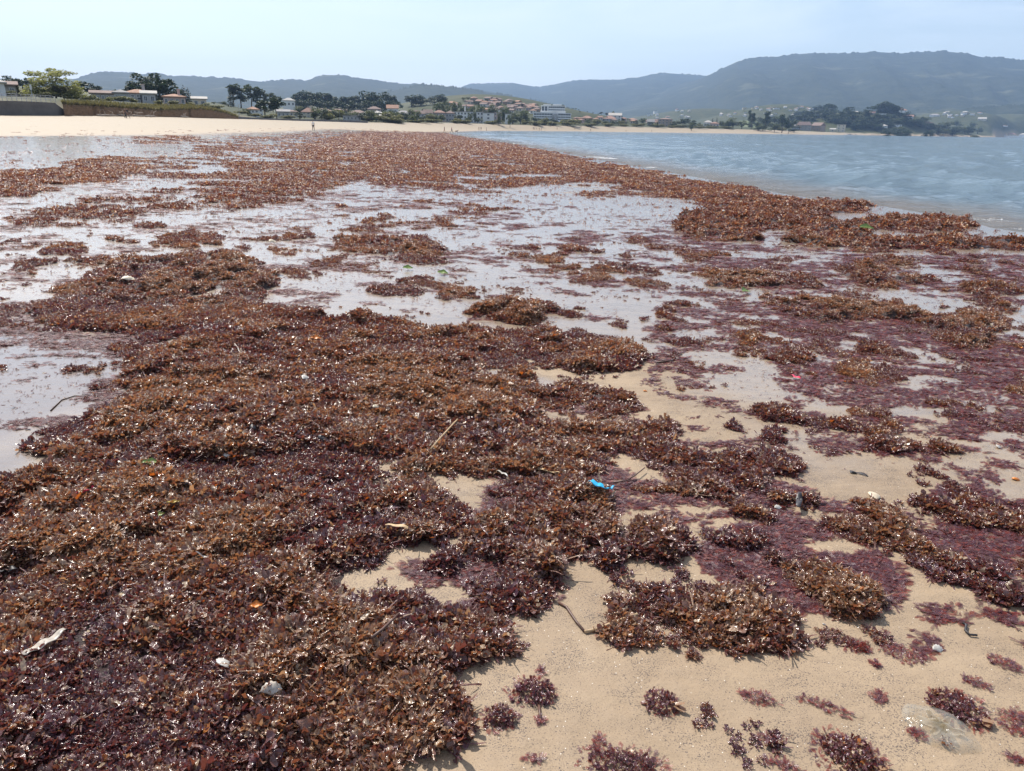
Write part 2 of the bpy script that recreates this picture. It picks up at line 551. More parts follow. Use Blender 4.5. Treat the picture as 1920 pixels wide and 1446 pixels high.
# the carpet loosens towards its right side
for v, p in [(0.80, [(640, 860), (1290, 760), (1290, 900), (1000, 890), (880, 960), (760, 1030), (660, 1100), (620, 1000)]), (0.84, [(640, 1090), (810, 1100), (990, 1210), (900, 1260), (900, 1400), (740, 1452), (620, 1452), (660, 1250)])]:
    m_ = in_poly(_gx, _gy, p)
    MAP_COV[m_] = np.minimum(MAP_COV[m_], v)
# bare openings inside the carpet
for v, p in [(0.0, [(500, 548), (560, 540), (690, 550), (850, 590), (880, 606), (800, 622), (770, 606), (690, 596), (600, 584), (550, 570), (492, 562)]),
             (0.15, [(815, 896), (880, 905), (925, 945), (900, 985), (870, 955), (850, 935), (820, 925)]),
             (0.0, [(1010, 700), (1100, 706), (1190, 702), (1240, 740), (1190, 735), (1110, 718), (1050, 724), (1010, 738)]),
             (0.25, [(985, 748), (1060, 752), (1140, 768), (1080, 800), (1010, 790)]),
             (0.35, [(895, 694), (950, 696), (975, 715), (920, 722)]),
             (0.1, [(310, 556), (380, 548), (420, 556), (340, 570)]),
             (0.0, [(350, 622), (300, 640), (260, 665), (330, 650), (350, 635)])]:
    fill(MAP_COV, p, v, 'set')
ELL = [(720, 460, 130, 17, 1.1), (790, 468, 62, 10, 1.1), (270, 427, 18, 6, 1), (365, 432, 13, 7, 1), (375, 444, 82, 9, 1), (410, 458, 20, 6, 1), (310, 464, 64, 11, 1.1), (350, 476, 34, 9, 1), (430, 478, 54, 9, 1),
       (532, 476, 30, 13, .9), (505, 452, 36, 10, .75), (560, 438, 34, 8, .85), (112, 449, 17, 6, 1), (115, 467, 54, 15, .95), (207, 454, 24, 5, .9), (68, 495, 46, 10, .95), (165, 494, 38, 9, .85), (58, 517, 24, 6, .8),
       (20, 460, 30, 8, .7), (10, 520, 20, 6, .7), (240, 505, 60, 12, .7), (200, 560, 130, 30, .85), (760, 540, 76, 19, 1.05), (850, 553, 46, 23, .95), (775, 486, 78, 11, .9), (635, 495, 40, 9, .75), (565, 512, 28, 13, .8),
       (620, 512, 32, 8, .7), (707, 433, 46, 6, .8), (652, 389, 18, 6, .9), (710, 412, 25, 10, .8), (800, 421, 70, 8, .75), (900, 395, 60, 8, .6), (1010, 482, 54, 11, 1), (1060, 466, 24, 7, 1), (1101, 473, 11, 6, 1),
       (1170, 474, 12, 6, 1), (1245, 468, 11, 5, .9), (1210, 451, 22, 6, .8), (1078, 449, 12, 5, .8), (1008, 468, 14, 5, .8), (1315, 482, 50, 10, .95), (1145, 508, 96, 14, .95), (1410, 522, 116, 21, 1.05), (1442, 502, 30, 14, 1.1),
       (1540, 537, 50, 9, .9), (1660, 522, 84, 26, 1.0), (1850, 550, 86, 18, 1.0), (1862, 516, 36, 10, 1.05), (1847, 493, 56, 9, .85), (1762, 474, 24, 7, .9), (1640, 490, 90, 11, .8), (1217, 536, 44, 7, .8), (1272, 569, 18, 7, .9),
       (1470, 562, 66, 12, .9), (1620, 590, 160, 19, .9), (1255, 590, 22, 13, .85), (960, 590, 88, 28, 1.1), (1100, 589, 56, 10, .9), (1120, 532, 46, 9, .8), (1167, 607, 30, 14, 1.1), (1252, 622, 22, 10, 1), (1080, 622, 24, 6, .9),
       (1530, 578, 112, 18, .85), (1755, 603, 128, 26, 1.05), (1830, 638, 92, 15, .95), (1878, 583, 36, 17, 1), (1395, 634, 17, 10, 1), (1480, 672, 40, 12, .9), (1608, 693, 28, 15, 1), (1645, 652, 36, 9, .85), (1465, 771, 40, 20, 1.05),
       (1610, 795, 100, 22, .8), (1660, 836, 46, 18, 1.1), (1767, 843, 38, 12, .9), (1377, 811, 44, 11, 1), (1468, 822, 38, 14, .9), (1745, 755, 30, 12, .8), (1905, 725, 26, 9, .9), (1290, 690, 34, 10, .8), (1350, 690, 30, 8, .8),
       (1290, 735, 26, 9, .75), (1320, 765, 30, 10, .7), (1270, 640, 30, 8, .7), (1150, 640, 20, 8, .6), (1530, 710, 24, 9, .9), (1820, 700, 60, 10, .6), (300, 263, 60, 5, .5)]
for a in ELL:
    k_ = 0.74 if (a[0] > 1230 and 470 < a[1] < 870) else 0.88
    ell(MAP_COV, a[0], a[1], a[2], a[3], min(a[4], 1.0) * k_)
# small clumps lying alone on the near sand are separate things: keep the strewn weed off them
fill(MAP_COV, [(1020, 1240), (1500, 1240), (1700, 1230), (1925, 1270), (1925, 1452), (960, 1452), (1000, 1340)], 0.0, 'set')
MAP_COV = blur(np.clip(MAP_COV, 0, 1.1), 2)

# thickness of the heap (1 = about eight centimetres)
THICK = [(0.9, [(0, 900), (250, 700), (640, 560), (1220, 660), (1290, 840), (1100, 1000), (800, 1150), (1000, 1230), (900, 1400), (740, 1452), (0, 1452)]),
         (1.0, [(1130, 960), (1420, 1060), (1440, 1140), (1340, 1240), (1120, 1240)]), (0.9, [(1230, 840), (1720, 960), (1720, 1140), (1450, 1140)]), (0.9, [(780, 880), (1120, 880), (1090, 1160), (780, 1090)]),
         (2.0, [(1260, 370), (1660, 370), (1830, 400), (1830, 440), (1920, 445), (1920, 475), (1490, 470), (1260, 450)]),
         (1.5, [(570, 436), (870, 455), (860, 482), (600, 480)]), (1.4, [(870, 560), (1060, 560), (1060, 622), (870, 618)]), (1.4, [(1350, 490), (1900, 490), (1920, 660), (1560, 650), (1300, 550)]),
         (1.3, [(200, 480), (530, 480), (520, 560), (200, 570)]), (1.0, [(0, 290), (600, 260), (1250, 320), (1400, 390), (600, 380), (0, 440)])]
for v, p in THICK:
    fill(MAP_THK, p, v)
MAP_THK = blur(MAP_THK, 6)

# flat, thin purple weed
FILM = [(0.50, [(1420, 590), (1700, 600), (1920, 640), (1920, 800), (1760, 790), (1560, 740), (1430, 680)]), (0.33, [(1230, 560), (1500, 540), (1920, 640), (1920, 930), (1700, 870), (1500, 860), (1260, 830), (1220, 740)]),
        (0.32, [(1280, 430), (1700, 470), (1920, 480), (1920, 560), (1300, 520)]), (0.16, [(850, 380), (1290, 420), (1300, 600), (900, 600)]), (0.12, [(0, 330), (900, 330), (900, 600), (0, 620)]),
        (0.55, [(930, 870), (1200, 880), (1130, 1010), (900, 1000)]), (0.65, [(1690, 880), (1900, 930), (1920, 1000), (1750, 960)]), (0.42, [(1700, 1000), (1920, 960), (1920, 1100), (1760, 1060)]), (0.5, [(980, 740), (1180, 750), (1260, 840), (1060, 820)]),
        (0.5, [(1230, 840), (1720, 960), (1690, 1130), (1450, 1140), (1180, 950)]), (0.3, [(700, 1040), (1100, 1040), (1060, 1160), (780, 1160)]), (0.35, [(1680, 1120), (1920, 1130), (1920, 1260), (1750, 1240)]),
        (0.30, [(0, 580), (330, 620), (230, 760), (0, 840)]), (0.12, [(1240, 700), (1500, 860), (1700, 1060), (1300, 1000), (1200, 860)])]
for v, p in FILM:
    fill(MAP_FLM, p, min(0.85, v * 1.55))
MAP_FLM = blur(MAP_FLM, 8)

# standing film of water left by the tide
WET = [(1.0, [(0, 250), (330, 257), (520, 252), (650, 246), (835, 248), (1300, 330), (1920, 430), (1920, 560), (1500, 600), (1200, 660), (900, 620), (300, 760), (0, 930)]),
       (0.7, [(1150, 600), (1920, 540), (1920, 800), (1600, 760), (1280, 700)]), (0.45, [(1180, 690), (1920, 760), (1920, 900), (1500, 840), (1250, 780)]), (0.30, [(1250, 780), (1920, 880), (1920, 1000), (1450, 900)]),
       (0.9, [(0, 840), (100, 820), (120, 880), (60, 910), (0, 920)]), (0.7, [(900, 690), (990, 690), (1140, 770), (1060, 800), (900, 730)]), (0.5, [(800, 900), (930, 930), (900, 1000), (820, 940)])]
for v, p in WET:
    fill(MAP_WET, p, v)
fill(MAP_WET, [(1060, 332), (1240, 338), (1270, 372), (1060, 376)], 0.35, 'set')
fill(MAP_WET, [(0, 610), (120, 620), (260, 640), (330, 645), (240, 690), (225, 740), (150, 775), (60, 815), (0, 830)], 1.6)
fill(MAP_WET, [(0, 850), (100, 835), (100, 875), (50, 900), (0, 915)], 1.5)
MAP_WET = blur(MAP_WET, 14)

def look(mp, X, Y, Z=None, default=0.3):
    z = np.full(np.shape(X), 0.2) if Z is None else Z
    px, py, zc = project(np.stack([X, Y, z], -1))
    ix = np.clip(px / 2, 0, GW - 1.001); iy = np.clip(py / 2, 0, GH - 1.001)
    x0 = ix.astype(int); y0 = iy.astype(int)
    fx = ix - x0; fy = iy - y0
    x1 = np.minimum(x0 + 1, GW - 1); y1 = np.minimum(y0 + 1, GH - 1)
    v = (mp[y0, x0] * (1 - fx) + mp[y0, x1] * fx) * (1 - fy) + (mp[y1, x0] * (1 - fx) + mp[y1, x1] * fx) * fy
    return np.where(zc > 0.3, v, default)

def _unit(v, mean, sd):
    return 1 / (1 + np.exp(-1.702 * (v - mean) / sd))
_tx = RS.rand(6000) * 400; _ty = RS.rand(6000) * 400
def _patch_raw(X, Y):
    r = np.hypot(X, Y)
    wb = sstep(7, 28, r)
    near = fbm(X / 0.42, Y / 0.42, 31, 5, 0.7)
    far = fbm(X / 1.9, Y / 1.35, 41, 6, 0.80)
    return near * (1 - wb) + far * wb
_a = fbm(_tx / 0.42, _ty / 0.42, 31, 5, 0.7)
def patch(X, Y):
    """uniform 0..1 patchiness"""
    return _unit(_patch_raw(X, Y), float(_a.mean()), float(_a.std()))

def weed(X, Y, Z):
    """signed presence of heaped weed and its height"""
    r = np.hypot(X, Y)
    am = 0.05 + 0.022 * np.minimum(r, 40)
    wl_ = 0.16 + 0.035 * np.minimum(r, 40)
    q = np.clip((r - 3.5) / 5.0, 0, 1)
    wx = (fbm(X / 0.26, Y / 0.26, 91, 4, 0.6) - 0.5) * (1 - q) + (fbm(X / 0.9, Y / 0.9, 92, 4, 0.6) - 0.5) * q
    wy = (fbm(X / 0.26, Y / 0.26, 93, 4, 0.6) - 0.5) * (1 - q) + (fbm(X / 0.9, Y / 0.9, 94, 4, 0.6) - 0.5) * q
    cov = look(MAP_COV, X + 2.2 * am * wx, Y + 3.0 * am * wy, Z, 0.35)
    p = cov - patch(X, Y) * 0.999
    # full cover keeps only small holes
    p = np.where(cov > 0.9, p + 0.03, p) - 0.05
    thk = look(MAP_THK, X, Y, Z, 0.8)
    lump = fbm(X / 0.21, Y / 0.21, 51, 4, 0.6)
    big = fbm(X / 0.8, Y / 0.8, 52, 3, 0.5)
    p = p - 0.30 * (1 - sstep(0.27, 0.37, lump)) * (cov > 0.8)
    H = sstep(0.0, 0.85, p) * thk * (0.003 + 0.080 * sstep(0.36, 0.74, lump) + 0.026 * sstep(0.3, 0.7, big))
    return p, H
# ------------------------------------------------------------------ materials of the shore
def mat_ground():
    s = NT('sand')
    P = s.pos()
    wet = s.attr('wet').outputs['Fac']
    dry = s.attr('dry').outputs['Fac']
    land = s.attr('land').outputs['Fac']
    n1 = s.noise(P, 1.3, 5, 0.6)
    n2 = s.noise(P, 14.0, 4, 0.6)
    grain = s.noise(P, 420.0, 2, 0.6)
    # base sand
    col = s.mix(s.rng(n1, 0.3, 0.7), (0.40, 0.292, 0.185), (0.46, 0.35, 0.235))
    col = s.mix(s.rng(n2, 0.35, 0.65), col, (0.42, 0.315, 0.21))
    col = s.mix(s.rng(grain, 0.25, 0.75, -0.1, 1.0), s.mix(1.0, col, (0.72, 0.70, 0.68), 'MULTIPLY'), col)
    dcol = s.mix(s.rng(n1, 0.3, 0.7), (0.30, 0.235, 0.155), (0.345, 0.272, 0.182))
    col = s.mix(dry, col, dcol)
    # dark mineral grains and chopped weed lying in drifts
    drift = s.rng(s.noise(s.scale(P, (1, 1.6, 1)), 5.5, 5, 0.68), 0.38, 0.66, 0.0, 1.0)
    gr = s.noise(P, 210.0, 3, 0.75)
    spk = s.rng(s.math('ADD', gr, s.math('MULTIPLY', drift, 0.10)), 0.615, 0.65)
    spk = s.math('MULTIPLY', spk, s.rng(dry, 0.0, 0.6, 0.9, 0.0))
    col = s.mix(spk, col, (0.055, 0.045, 0.05))
    damp = s.rng(s.noise(s.scale(P, (0.8, 1.5, 1), (0, 0, 0.5)), 1.1, 5, 0.62, 0.5), 0.42, 0.64, 0.0, 0.55)
    col = s.mix(s.math('MULTIPLY', damp, s.rng(dry, 0, 0.5, 1, 0)), col, s.mix(1.0, col, (0.74, 0.72, 0.72), 'MULTIPLY'))
    # pale shell grit
    v2 = s.n('TexVoronoi', ins={'Vector': P, 'Scale': 95.0})
    g = s.math('LESS_THAN', v2.outputs['Distance'], 0.16)
    g = s.math('MULTIPLY', g, s.math('LESS_THAN', s.n('SeparateColor', ins={'Color': v2.outputs['Color']}).outputs[1], 0.07))
    col = s.mix(g, col, (0.8, 0.74, 0.64))
    # water darkens the sand
    wcol = s.mix(1.0, col, (0.84, 0.85, 0.87), 'MULTIPLY')
    col = s.mix(s.rng(wet, 0.0, 0.9), col, wcol)
    col = s.mix(s.rng(wet, 1.0, 1.5), col, s.mix(1.0, col, (0.40, 0.37, 0.46), 'MULTIPLY'))
    # inland: grass and scrub
    gn = s.noise(P, 0.05, 6, 0.65)
    gcol = s.ramp(s.math('ADD', s.math('MULTIPLY', gn, 0.6), s.math('MULTIPLY', s.noise(P, 0.35, 4, 0.7), 0.4)), [(0.3, (0.025, 0.035, 0.014)), (0.5, (0.055, 0.062, 0.026)), (0.72, (0.13, 0.115, 0.06))])
    col = s.mix(land, col, gcol)
    rip = s.noise(s.scale(P, (1, 2.6, 1), (0, 0, 0.35)), 5.0, 3, 0.5)
    rgh = s.rng(wet, 0.15, 0.8, 0.62, 0.50)
    h = s.math('ADD', s.math('MULTIPLY', grain, 0.0011), s.math('ADD', s.math('MULTIPLY', n2, 0.009), s.math('MULTIPLY', rip, 0.012)))
    nb = s.n('Bump', ins={'Height': h, 'Strength': s.rng(wet, 0.3, 0.9, 0.7, 0.12), 'Distance': 1.0}).outputs['Normal']
    # the water film is the coat: smooth, with faint wind ripples
    fr = s.math('ADD', s.noise(s.scale(P, (1, 2.2, 1), (0, 0, 0.3)), 9.0, 4, 0.6), s.math('MULTIPLY', s.noise(P, 45.0, 2, 0.5), 0.25))
    cn = s.n('Bump', ins={'Height': s.math('MULTIPLY', fr, 0.0065), 'Strength': 0.55, 'Distance': 1.0}).outputs['Normal']
    film = s.rng(s.math('ADD', wet, s.rng(n1, 0.3, 0.7, -0.15, 0.15)), 0.28, 0.62, 0.0, 1.0, True)
    return s.done(s.bsdf(Base_Color=col, Roughness=rgh, IOR=1.4, Specular_IOR_Level=s.rng(land, 0, 1, 0.4, 0.1), Normal=nb,
                         Coat_Weight=film, Coat_Roughness=0.06, Coat_IOR=1.48, Coat_Normal=cn))

def mat_water():
    s = NT('sea_water')
    P = s.pos()
    shal = s.attr('shal').outputs['Fac']
    foam = s.attr('foam').outputs['Fac']
    nb = s.noise(P, 0.06, 4, 0.6)
    deep = s.mix(s.rng(nb, 0.3, 0.7), (0.115, 0.172, 0.21), (0.14, 0.20, 0.235))
    near = (0.20, 0.165, 0.13)
    col = s.mix(shal, deep, near)
    # foam: lacy cells, broken up
    f1 = s.noise(P, 7.0, 6, 0.72, 0.8)
    f2 = s.noise(P, 0.7, 3, 0.5)
    fm = s.math('ADD', s.math('MULTIPLY', f1, 0.8), s.math('MULTIPLY', f2, 0.4))
    mask = s.math('GREATER_THAN', s.math('ADD', fm, s.math('MULTIPLY', foam, 0.42)), 0.97)
    mask = s.math('MULTIPLY', mask, s.rng(foam, 0.02, 0.12))
    col = s.mix(mask, col, (0.80, 0.80, 0.80))
    w1 = s.noise(s.scale(P, (0.7, 1.4, 1), (0, 0, 0.55)), 1.7, 5, 0.66, 0.4)
    w2 = s.noise(s.scale(P, (0.5, 1.4, 1), (0, 0, 0.35)), 0.22, 4, 0.55)
    w3 = s.noise(P, 4.5, 3, 0.55)
    h = s.math('ADD', s.math('ADD', s.math('MULTIPLY', w1, 0.26), s.math('MULTIPLY', w2, 0.32)), s.math('MULTIPLY', w3, 0.03))
    nrm = s.n('Bump', ins={'Height': h, 'Strength': 0.9, 'Distance': 1.0}).outputs['Normal']
    return s.done(s.bsdf(Base_Color=col, Roughness=s.rng(mask, 0, 1, 0.08, 0.6), IOR=1.333, Normal=nrm))

def mat_weed(name, translucent=0.35):
    s = NT(name)
    tint = s.attr('tint', 'INSTANCER').outputs['Fac']
    fr = s.attr('fr').outputs['Fac']
    return s, tint, fr

def weed_shader(name, tint_type, gloss=1.0):
    s = NT(name)
    tint = s.attr('tint', tint_type).outputs['Fac']
    fr = s.attr('fr').outputs['Fac']
    P = s.obj()
    k = s.math('ADD', tint, s.math('MULTIPLY', s.math('SUBTRACT', fr, 0.5), 0.50))
    col = s.ramp(k, [(0.0, (0.34, 0.205, 0.115)), (0.14, (0.24, 0.115, 0.070)), (0.34, (0.18, 0.076, 0.055)), (0.56, (0.15, 0.054, 0.053)), (0.78, (0.115, 0.040, 0.060)), (0.90, (0.125, 0.042, 0.058)), (1.0, (0.25, 0.045, 0.032))])
    orange = s.math('GREATER_THAN', fr, 0.982)
    col = s.mix(s.math('MULTIPLY', orange, s.math('LESS_THAN', tint, 0.6)), col, (0.46, 0.16, 0.03))
    pale = s.math('LESS_THAN', fr, 0.05)
    col = s.mix(s.math('MULTIPLY', pale, s.math('LESS_THAN', tint, 0.7)), col, (0.42, 0.30, 0.19))
    nz = s.math('ADD', s.noise(P, 4.5, 3, 0.6), s.math('MULTIPLY', s.noise(P, 13.0, 1, 0.5), 0.35))
    nrm = s.n('Bump', ins={'Height': s.math('MULTIPLY', nz, 0.20), 'Strength': 0.28, 'Distance': 1.0}).outputs['Normal']
    a = s.bsdf(Base_Color=col, Roughness=0.45 if gloss > 0.6 else 0.6, IOR=1.45, Specular_IOR_Level=0.5 * gloss, Normal=nrm, Coat_Weight=gloss, Coat_Roughness=0.16 if gloss > 0.6 else 0.26, Coat_IOR=1.65, Coat_Normal=nrm)
    t = s.n('BsdfTranslucent', ins={'Color': s.mix(1.0, col, (1.6, 1.1, 0.75), 'MULTIPLY')}).outputs[0]
    mx = s.n('MixShader', ins={'Fac': 0.30})
    s.nt.links.new(a, mx.inputs[1]); s.nt.links.new(t, mx.inputs[2])
    # the thinnest sheets let the sand show through
    m2 = s.n('MixShader', ins={'Fac': s.rng(tint, 0.68, 0.78, 0.0, 0.45)})
    s.nt.links.new(mx.outputs[0], m2.inputs[1]); s.nt.links.new(s.n('BsdfTransparent').outputs[0], m2.inputs[2])
    return s.done(m2.outputs[0])

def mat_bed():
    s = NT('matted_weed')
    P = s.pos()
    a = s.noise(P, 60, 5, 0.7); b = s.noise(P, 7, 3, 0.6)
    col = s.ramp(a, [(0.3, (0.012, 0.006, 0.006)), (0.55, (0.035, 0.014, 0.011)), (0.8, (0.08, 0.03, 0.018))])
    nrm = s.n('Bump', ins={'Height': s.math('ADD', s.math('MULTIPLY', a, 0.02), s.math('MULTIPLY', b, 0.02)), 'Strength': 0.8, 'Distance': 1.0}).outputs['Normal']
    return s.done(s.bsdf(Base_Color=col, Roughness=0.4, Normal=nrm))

M_GROUND, M_WATER, M_BED = mat_ground(), mat_water(), mat_bed()
M_WEED = weed_shader('seaweed', 'INSTANCER')
M_WEEDF = weed_shader('seaweed_far', 'INSTANCER', 0.6)
M_FLAT = weed_shader('seaweed_thin', 'INSTANCER', 0.6)

def polar_grid(r0, r1, ratio, az):
    n = int(math.log(r1 / r0) / math.log(ratio)) + 1
    r = r0 * ratio ** np.arange(n)
    A, Rr = np.meshgrid(np.radians(az), r)
    X = Rr * np.sin(A); Y = Rr * np.cos(A)
    na = len(az)
    i, j = np.meshgrid(np.arange(n - 1), np.arange(na - 1), indexing='ij')
    q = (i * na + j).ravel()
    F = np.stack([q, q + 1, q + na + 1, q + na], -1)
    return X.ravel(), Y.ravel(), F, n, na

# ------------------------------------------------------------------ ground: beach, seabed and the land behind it in one sheet
az = np.concatenate([np.arange(-180, -44, 4.0), np.arange(-44, 44, 0.3), np.arange(44, 180.1, 4.0)])
X, Y, F, nr, na = polar_grid(0.5, 9500, 1.0215, az)
z, d, e, t, wat, land = ground_parts(X, Y)
Z = z + np.where(land, 0, micro(X, Y, t) * sstep(0.0, 4.0, d))
wrp = 0.10 + 0.03 * np.minimum(np.hypot(X, Y), 30)
wet = look(MAP_WET, X + 2.5 * wrp * (fbm(X / 0.9, Y / 0.9, 96, 4) - 0.5), Y + 4 * wrp * (fbm(X / 0.9, Y / 0.9, 97, 4) - 0.5), Z, 0.35)
wet = np.where(wat, 1.0, wet)
fr_edge = (1 - sstep(0.5, 4.0, d)) * (1 - sstep(60, 140, np.hypot(X, Y)))
wet = np.maximum(wet, fr_edge * 0.9)
dry = sstep(0.34, 0.58, t + 0.08 * (fbm(X / 30, Y / 30, 8, 3) - 0.5)) * (~wat)
far_dry = sstep(150, 260, np.hypot(X, Y)) * sstep(0.05, 0.2, t)
dry = np.maximum(dry, far_dry * (~wat))
wet = wet * (1 - sstep(0.15, 0.6, dry)) * (1 - sstep(260, 420, np.hypot(X, Y)))
landf = sstep(1.0, 6.0, e) * land
ground = mesh_np('beach', np.stack([X, Y, Z], -1), F, M_GROUND, attrs={'wet': wet, 'dry': dry, 'land': landf})
tag(ground, kind='structure')

# ------------------------------------------------------------------ sea
az = np.arange(-9, 100, 0.3)
X, Y, F, nr, na = polar_grid(7.0, 9000, 1.0105, az)
zg, d, e, t, wat, land = ground_parts(X, Y)
rr = np.hypot(X, Y)
depth = np.where(wat, d, -d)
fade = 1 / (1 + (rr / 140) ** 2)
crest = [tuple(at_z(*p)[:2]) for p in [(1080, 275), (1240, 288), (1400, 298), (1550, 311), (1700, 328), (1850, 341), (1960, 348), (2100, 362)]]
dc = poly_dist(X, Y, crest)
crest2 = [tuple(at_z(*p)[:2]) for p in [(1300, 345), (1450, 356), (1600, 371), (1750, 388), (1900, 410)]]
dc2 = poly_dist(X, Y, crest2)
th = 0.62
sx = X * math.cos(th) - Y * math.sin(th)
wv = (0.018 * np.sin(2 * math.pi * (sx / 3.4 + 1.2 * vn(X / 9, Y / 9, 3))) + 0.03 * np.sin(2 * math.pi * (sx / 8.5 + 1.5 * vn(X / 20, Y / 20, 4)))) * fade * sstep(0.5, 12, depth)
for wlen, amp, ang, sd in ((1.15, 0.026, 0.45, 21), (1.8, 0.038, 0.75, 22), (2.9, 0.055, 0.6, 23), (5.2, 0.08, 0.5, 24)):
    q = X * math.cos(ang) - Y * math.sin(ang)
    ph_ = q / wlen + 1.6 * fbm(X / (wlen * 3.5), Y / (wlen * 3.5), sd, 2)
    amp_ = amp * (0.25 + 1.5 * vn(X / (wlen * 4), Y / (wlen * 4), sd + 9)) / (1 + (rr / (70 * wlen)) ** 3)
    wv += amp_ * (1 - 2 * np.abs(np.sin(math.pi * ph_)) ** 0.8) * sstep(0.3, 5, depth)
wv += 0.15 * np.exp(-(dc / 0.9) ** 2) * (0.7 + 0.6 * vn(X / 6, Y / 6, 9)) * sstep(1, 6, depth)
wv += 0.035 * np.exp(-(dc2 / 0.6) ** 2) * sstep(0.2, 2, depth)
fl = 0.5 + rr * 0.012
foam = np.exp(-((depth - 0.5 - 1.2 * vn(X / 4, Y / 4, 12)) / (0.55 + rr * 0.009)) ** 2) * np.clip(1.7 * vn(X / 5, Y / 5, 14) - 0.2, 0.15, 1) * (0.6 + 0.6 * vn(X / 1.3, Y / 1.3, 16)) + 0.42 * np.exp(-(dc2 / (0.6 + rr * .01)) ** 2) * vn(X / 3, Y / 3, 17) + 0.24 * (1 - sstep(2, 9 + rr * 0.10, depth)) * vn(X / 2.5, Y / 2.5, 15)
farwater = sstep(120, 240, rr)
foam = foam * (depth > -0.5) * (1 - 0.75 * farwater) * (1 - 0.4 * sstep(25, 70, rr)) * (0.55 + 0.45 * sstep(14, 26, rr))
foam = np.maximum(foam, 0.75 * farwater * np.exp(-((depth - 1.5) / 1.6) ** 2) * sstep(0.45, 0.7, vn(X / 25, Y / 25, 19)))
shal = 1 - sstep(0.0, 6.0 + rr * 0.02, depth)
sea = mesh_np('sea', np.stack([X, Y, 0.0 + wv + 0.012 * sstep(-0.6, 0.3, depth) - 0.012], -1), F, M_WATER, attrs={'shal': shal, 'foam': foam})
tag(sea, kind='structure')

# ------------------------------------------------------------------ fronds and tufts
def frond(L, W, rs, nu=5, nv=3, curl=1.0, flat=False):
    """one crinkled blade rooted at the origin, pointing along +X"""
    u = np.linspace(0, 1, nu)
    bend = np.cumsum(rs.normal(0.05, 0.42 * curl, nu)) * (0.25 if flat else 1)
    px = np.concatenate([[0], np.cumsum(np.cos(bend[:-1]) * L / (nu - 1))])
    pz = np.concatenate([[0], np.cumsum(np.sin(bend[:-1]) * L / (nu - 1))])
    wid = W * (0.22 + 0.95 * np.sin(np.clip(u * 1.02, 0, 1) * math.pi * 0.66) ** 1.1) * (0.8 + 0.4 * rs.rand(nu))
    wid[-1] *= 0.45 + 0.5 * rs.rand()
    V = []
    ph = rs.rand() * 6.28
    for i in range(nu):
        for j in range(nv):
            v = (j / (nv - 1) - 0.5) * 2
            ruf = (0.10 if flat else 0.46) * W * math.sin(ph + 5.5 * u[i] + (2.2 if v > 0 else 0)) * abs(v) + rs.normal(0, 0.05 * W)
            V.append((px[i] + rs.normal(0, 0.04 * L), v * wid[i] * 0.5 * (1 + rs.normal(0, .12)), pz[i] + ruf + (0.18 * W * v * v if not flat else 0)))
    F = []
    for i in range(nu - 1):
        for j in range(nv - 1):
            a = i * nv + j
            F.append((a, a + 1, a + nv + 1, a + nv))
    return np.array(V), np.array(F)

def rotm(az_, el, roll):
    ca, sa = math.cos(az_), math.sin(az_); ce, se = math.cos(el), math.sin(el); cr, sr = math.cos(roll), math.sin(roll)
    Rz = np.array([[ca, -sa, 0], [sa, ca, 0], [0, 0, 1]]); Ry = np.array([[ce, 0, -se], [0, 1, 0], [se, 0, ce]]); Rx = np.array([[1, 0, 0], [0, cr, -sr], [0, sr, cr]])
    return Rz @ Ry @ Rx

def tuft(rs, n=15, flat=False, nu=5, L=(0.55, 1.05), W=(0.28, 0.55), spread=0.75, strands=0):
    """a limp mat of fronds lying over one another, a few lifted"""
    Vs, Fs, fr = [], [], []
    b = 0
    for k in range(n + strands):
        st = k >= n
        V, F = frond(rs.uniform(1.2, 2.2) if st else rs.uniform(*L), rs.uniform(0.07, 0.13) if st else rs.uniform(*W), rs, nu=7 if st else nu, flat=flat or st, curl=0.75)
        a = rs.rand() * 6.283
        rad = spread * math.sqrt(rs.rand())
        if flat:
            el = rs.uniform(-0.05, 0.14)
        else:
            el = rs.normal(0.08, 0.22) if rs.rand() < 0.8 else rs.uniform(0.25, 0.95)
        V = V @ rotm(a + rs.normal(0, 1.2), 0.03 if st else el, rs.normal(0, 0.15 if flat else 0.28)).T + np.array([rad * math.cos(a), rad * math.sin(a), (0.02 + 0.02 * k / n) if flat else rs.uniform(0.02, 0.42) * (1.15 - rad)])
        Vs.append(V); Fs.append(F + b); fr.append(np.full(len(V), rs.rand()))
        b += len(V)
    return np.concatenate(Vs), np.concatenate(Fs), np.concatenate(fr)

rsT = np.random.RandomState(5)
PROTO = [tuft(rsT, 24, L=(0.45, 1.15), W=(0.15, 0.46), strands=2) for _ in range(9)] + [tuft(rsT, 9, flat=True, L=(0.7, 1.5), W=(0.35, 0.75)) for _ in range(5)] + [tuft(rsT, 9, nu=3, L=(0.6, 1.1), W=(0.35, 0.7)) for _ in range(5)] + [tuft(rsT, 3, flat=True, L=(0.6, 1.6), W=(0.2, 0.4), spread=0.5) for _ in range(4)]
K_TUFT, K_FLAT, K_FAR, K_BIT = (0, 9), (9, 14), (14, 19), (19, 23)

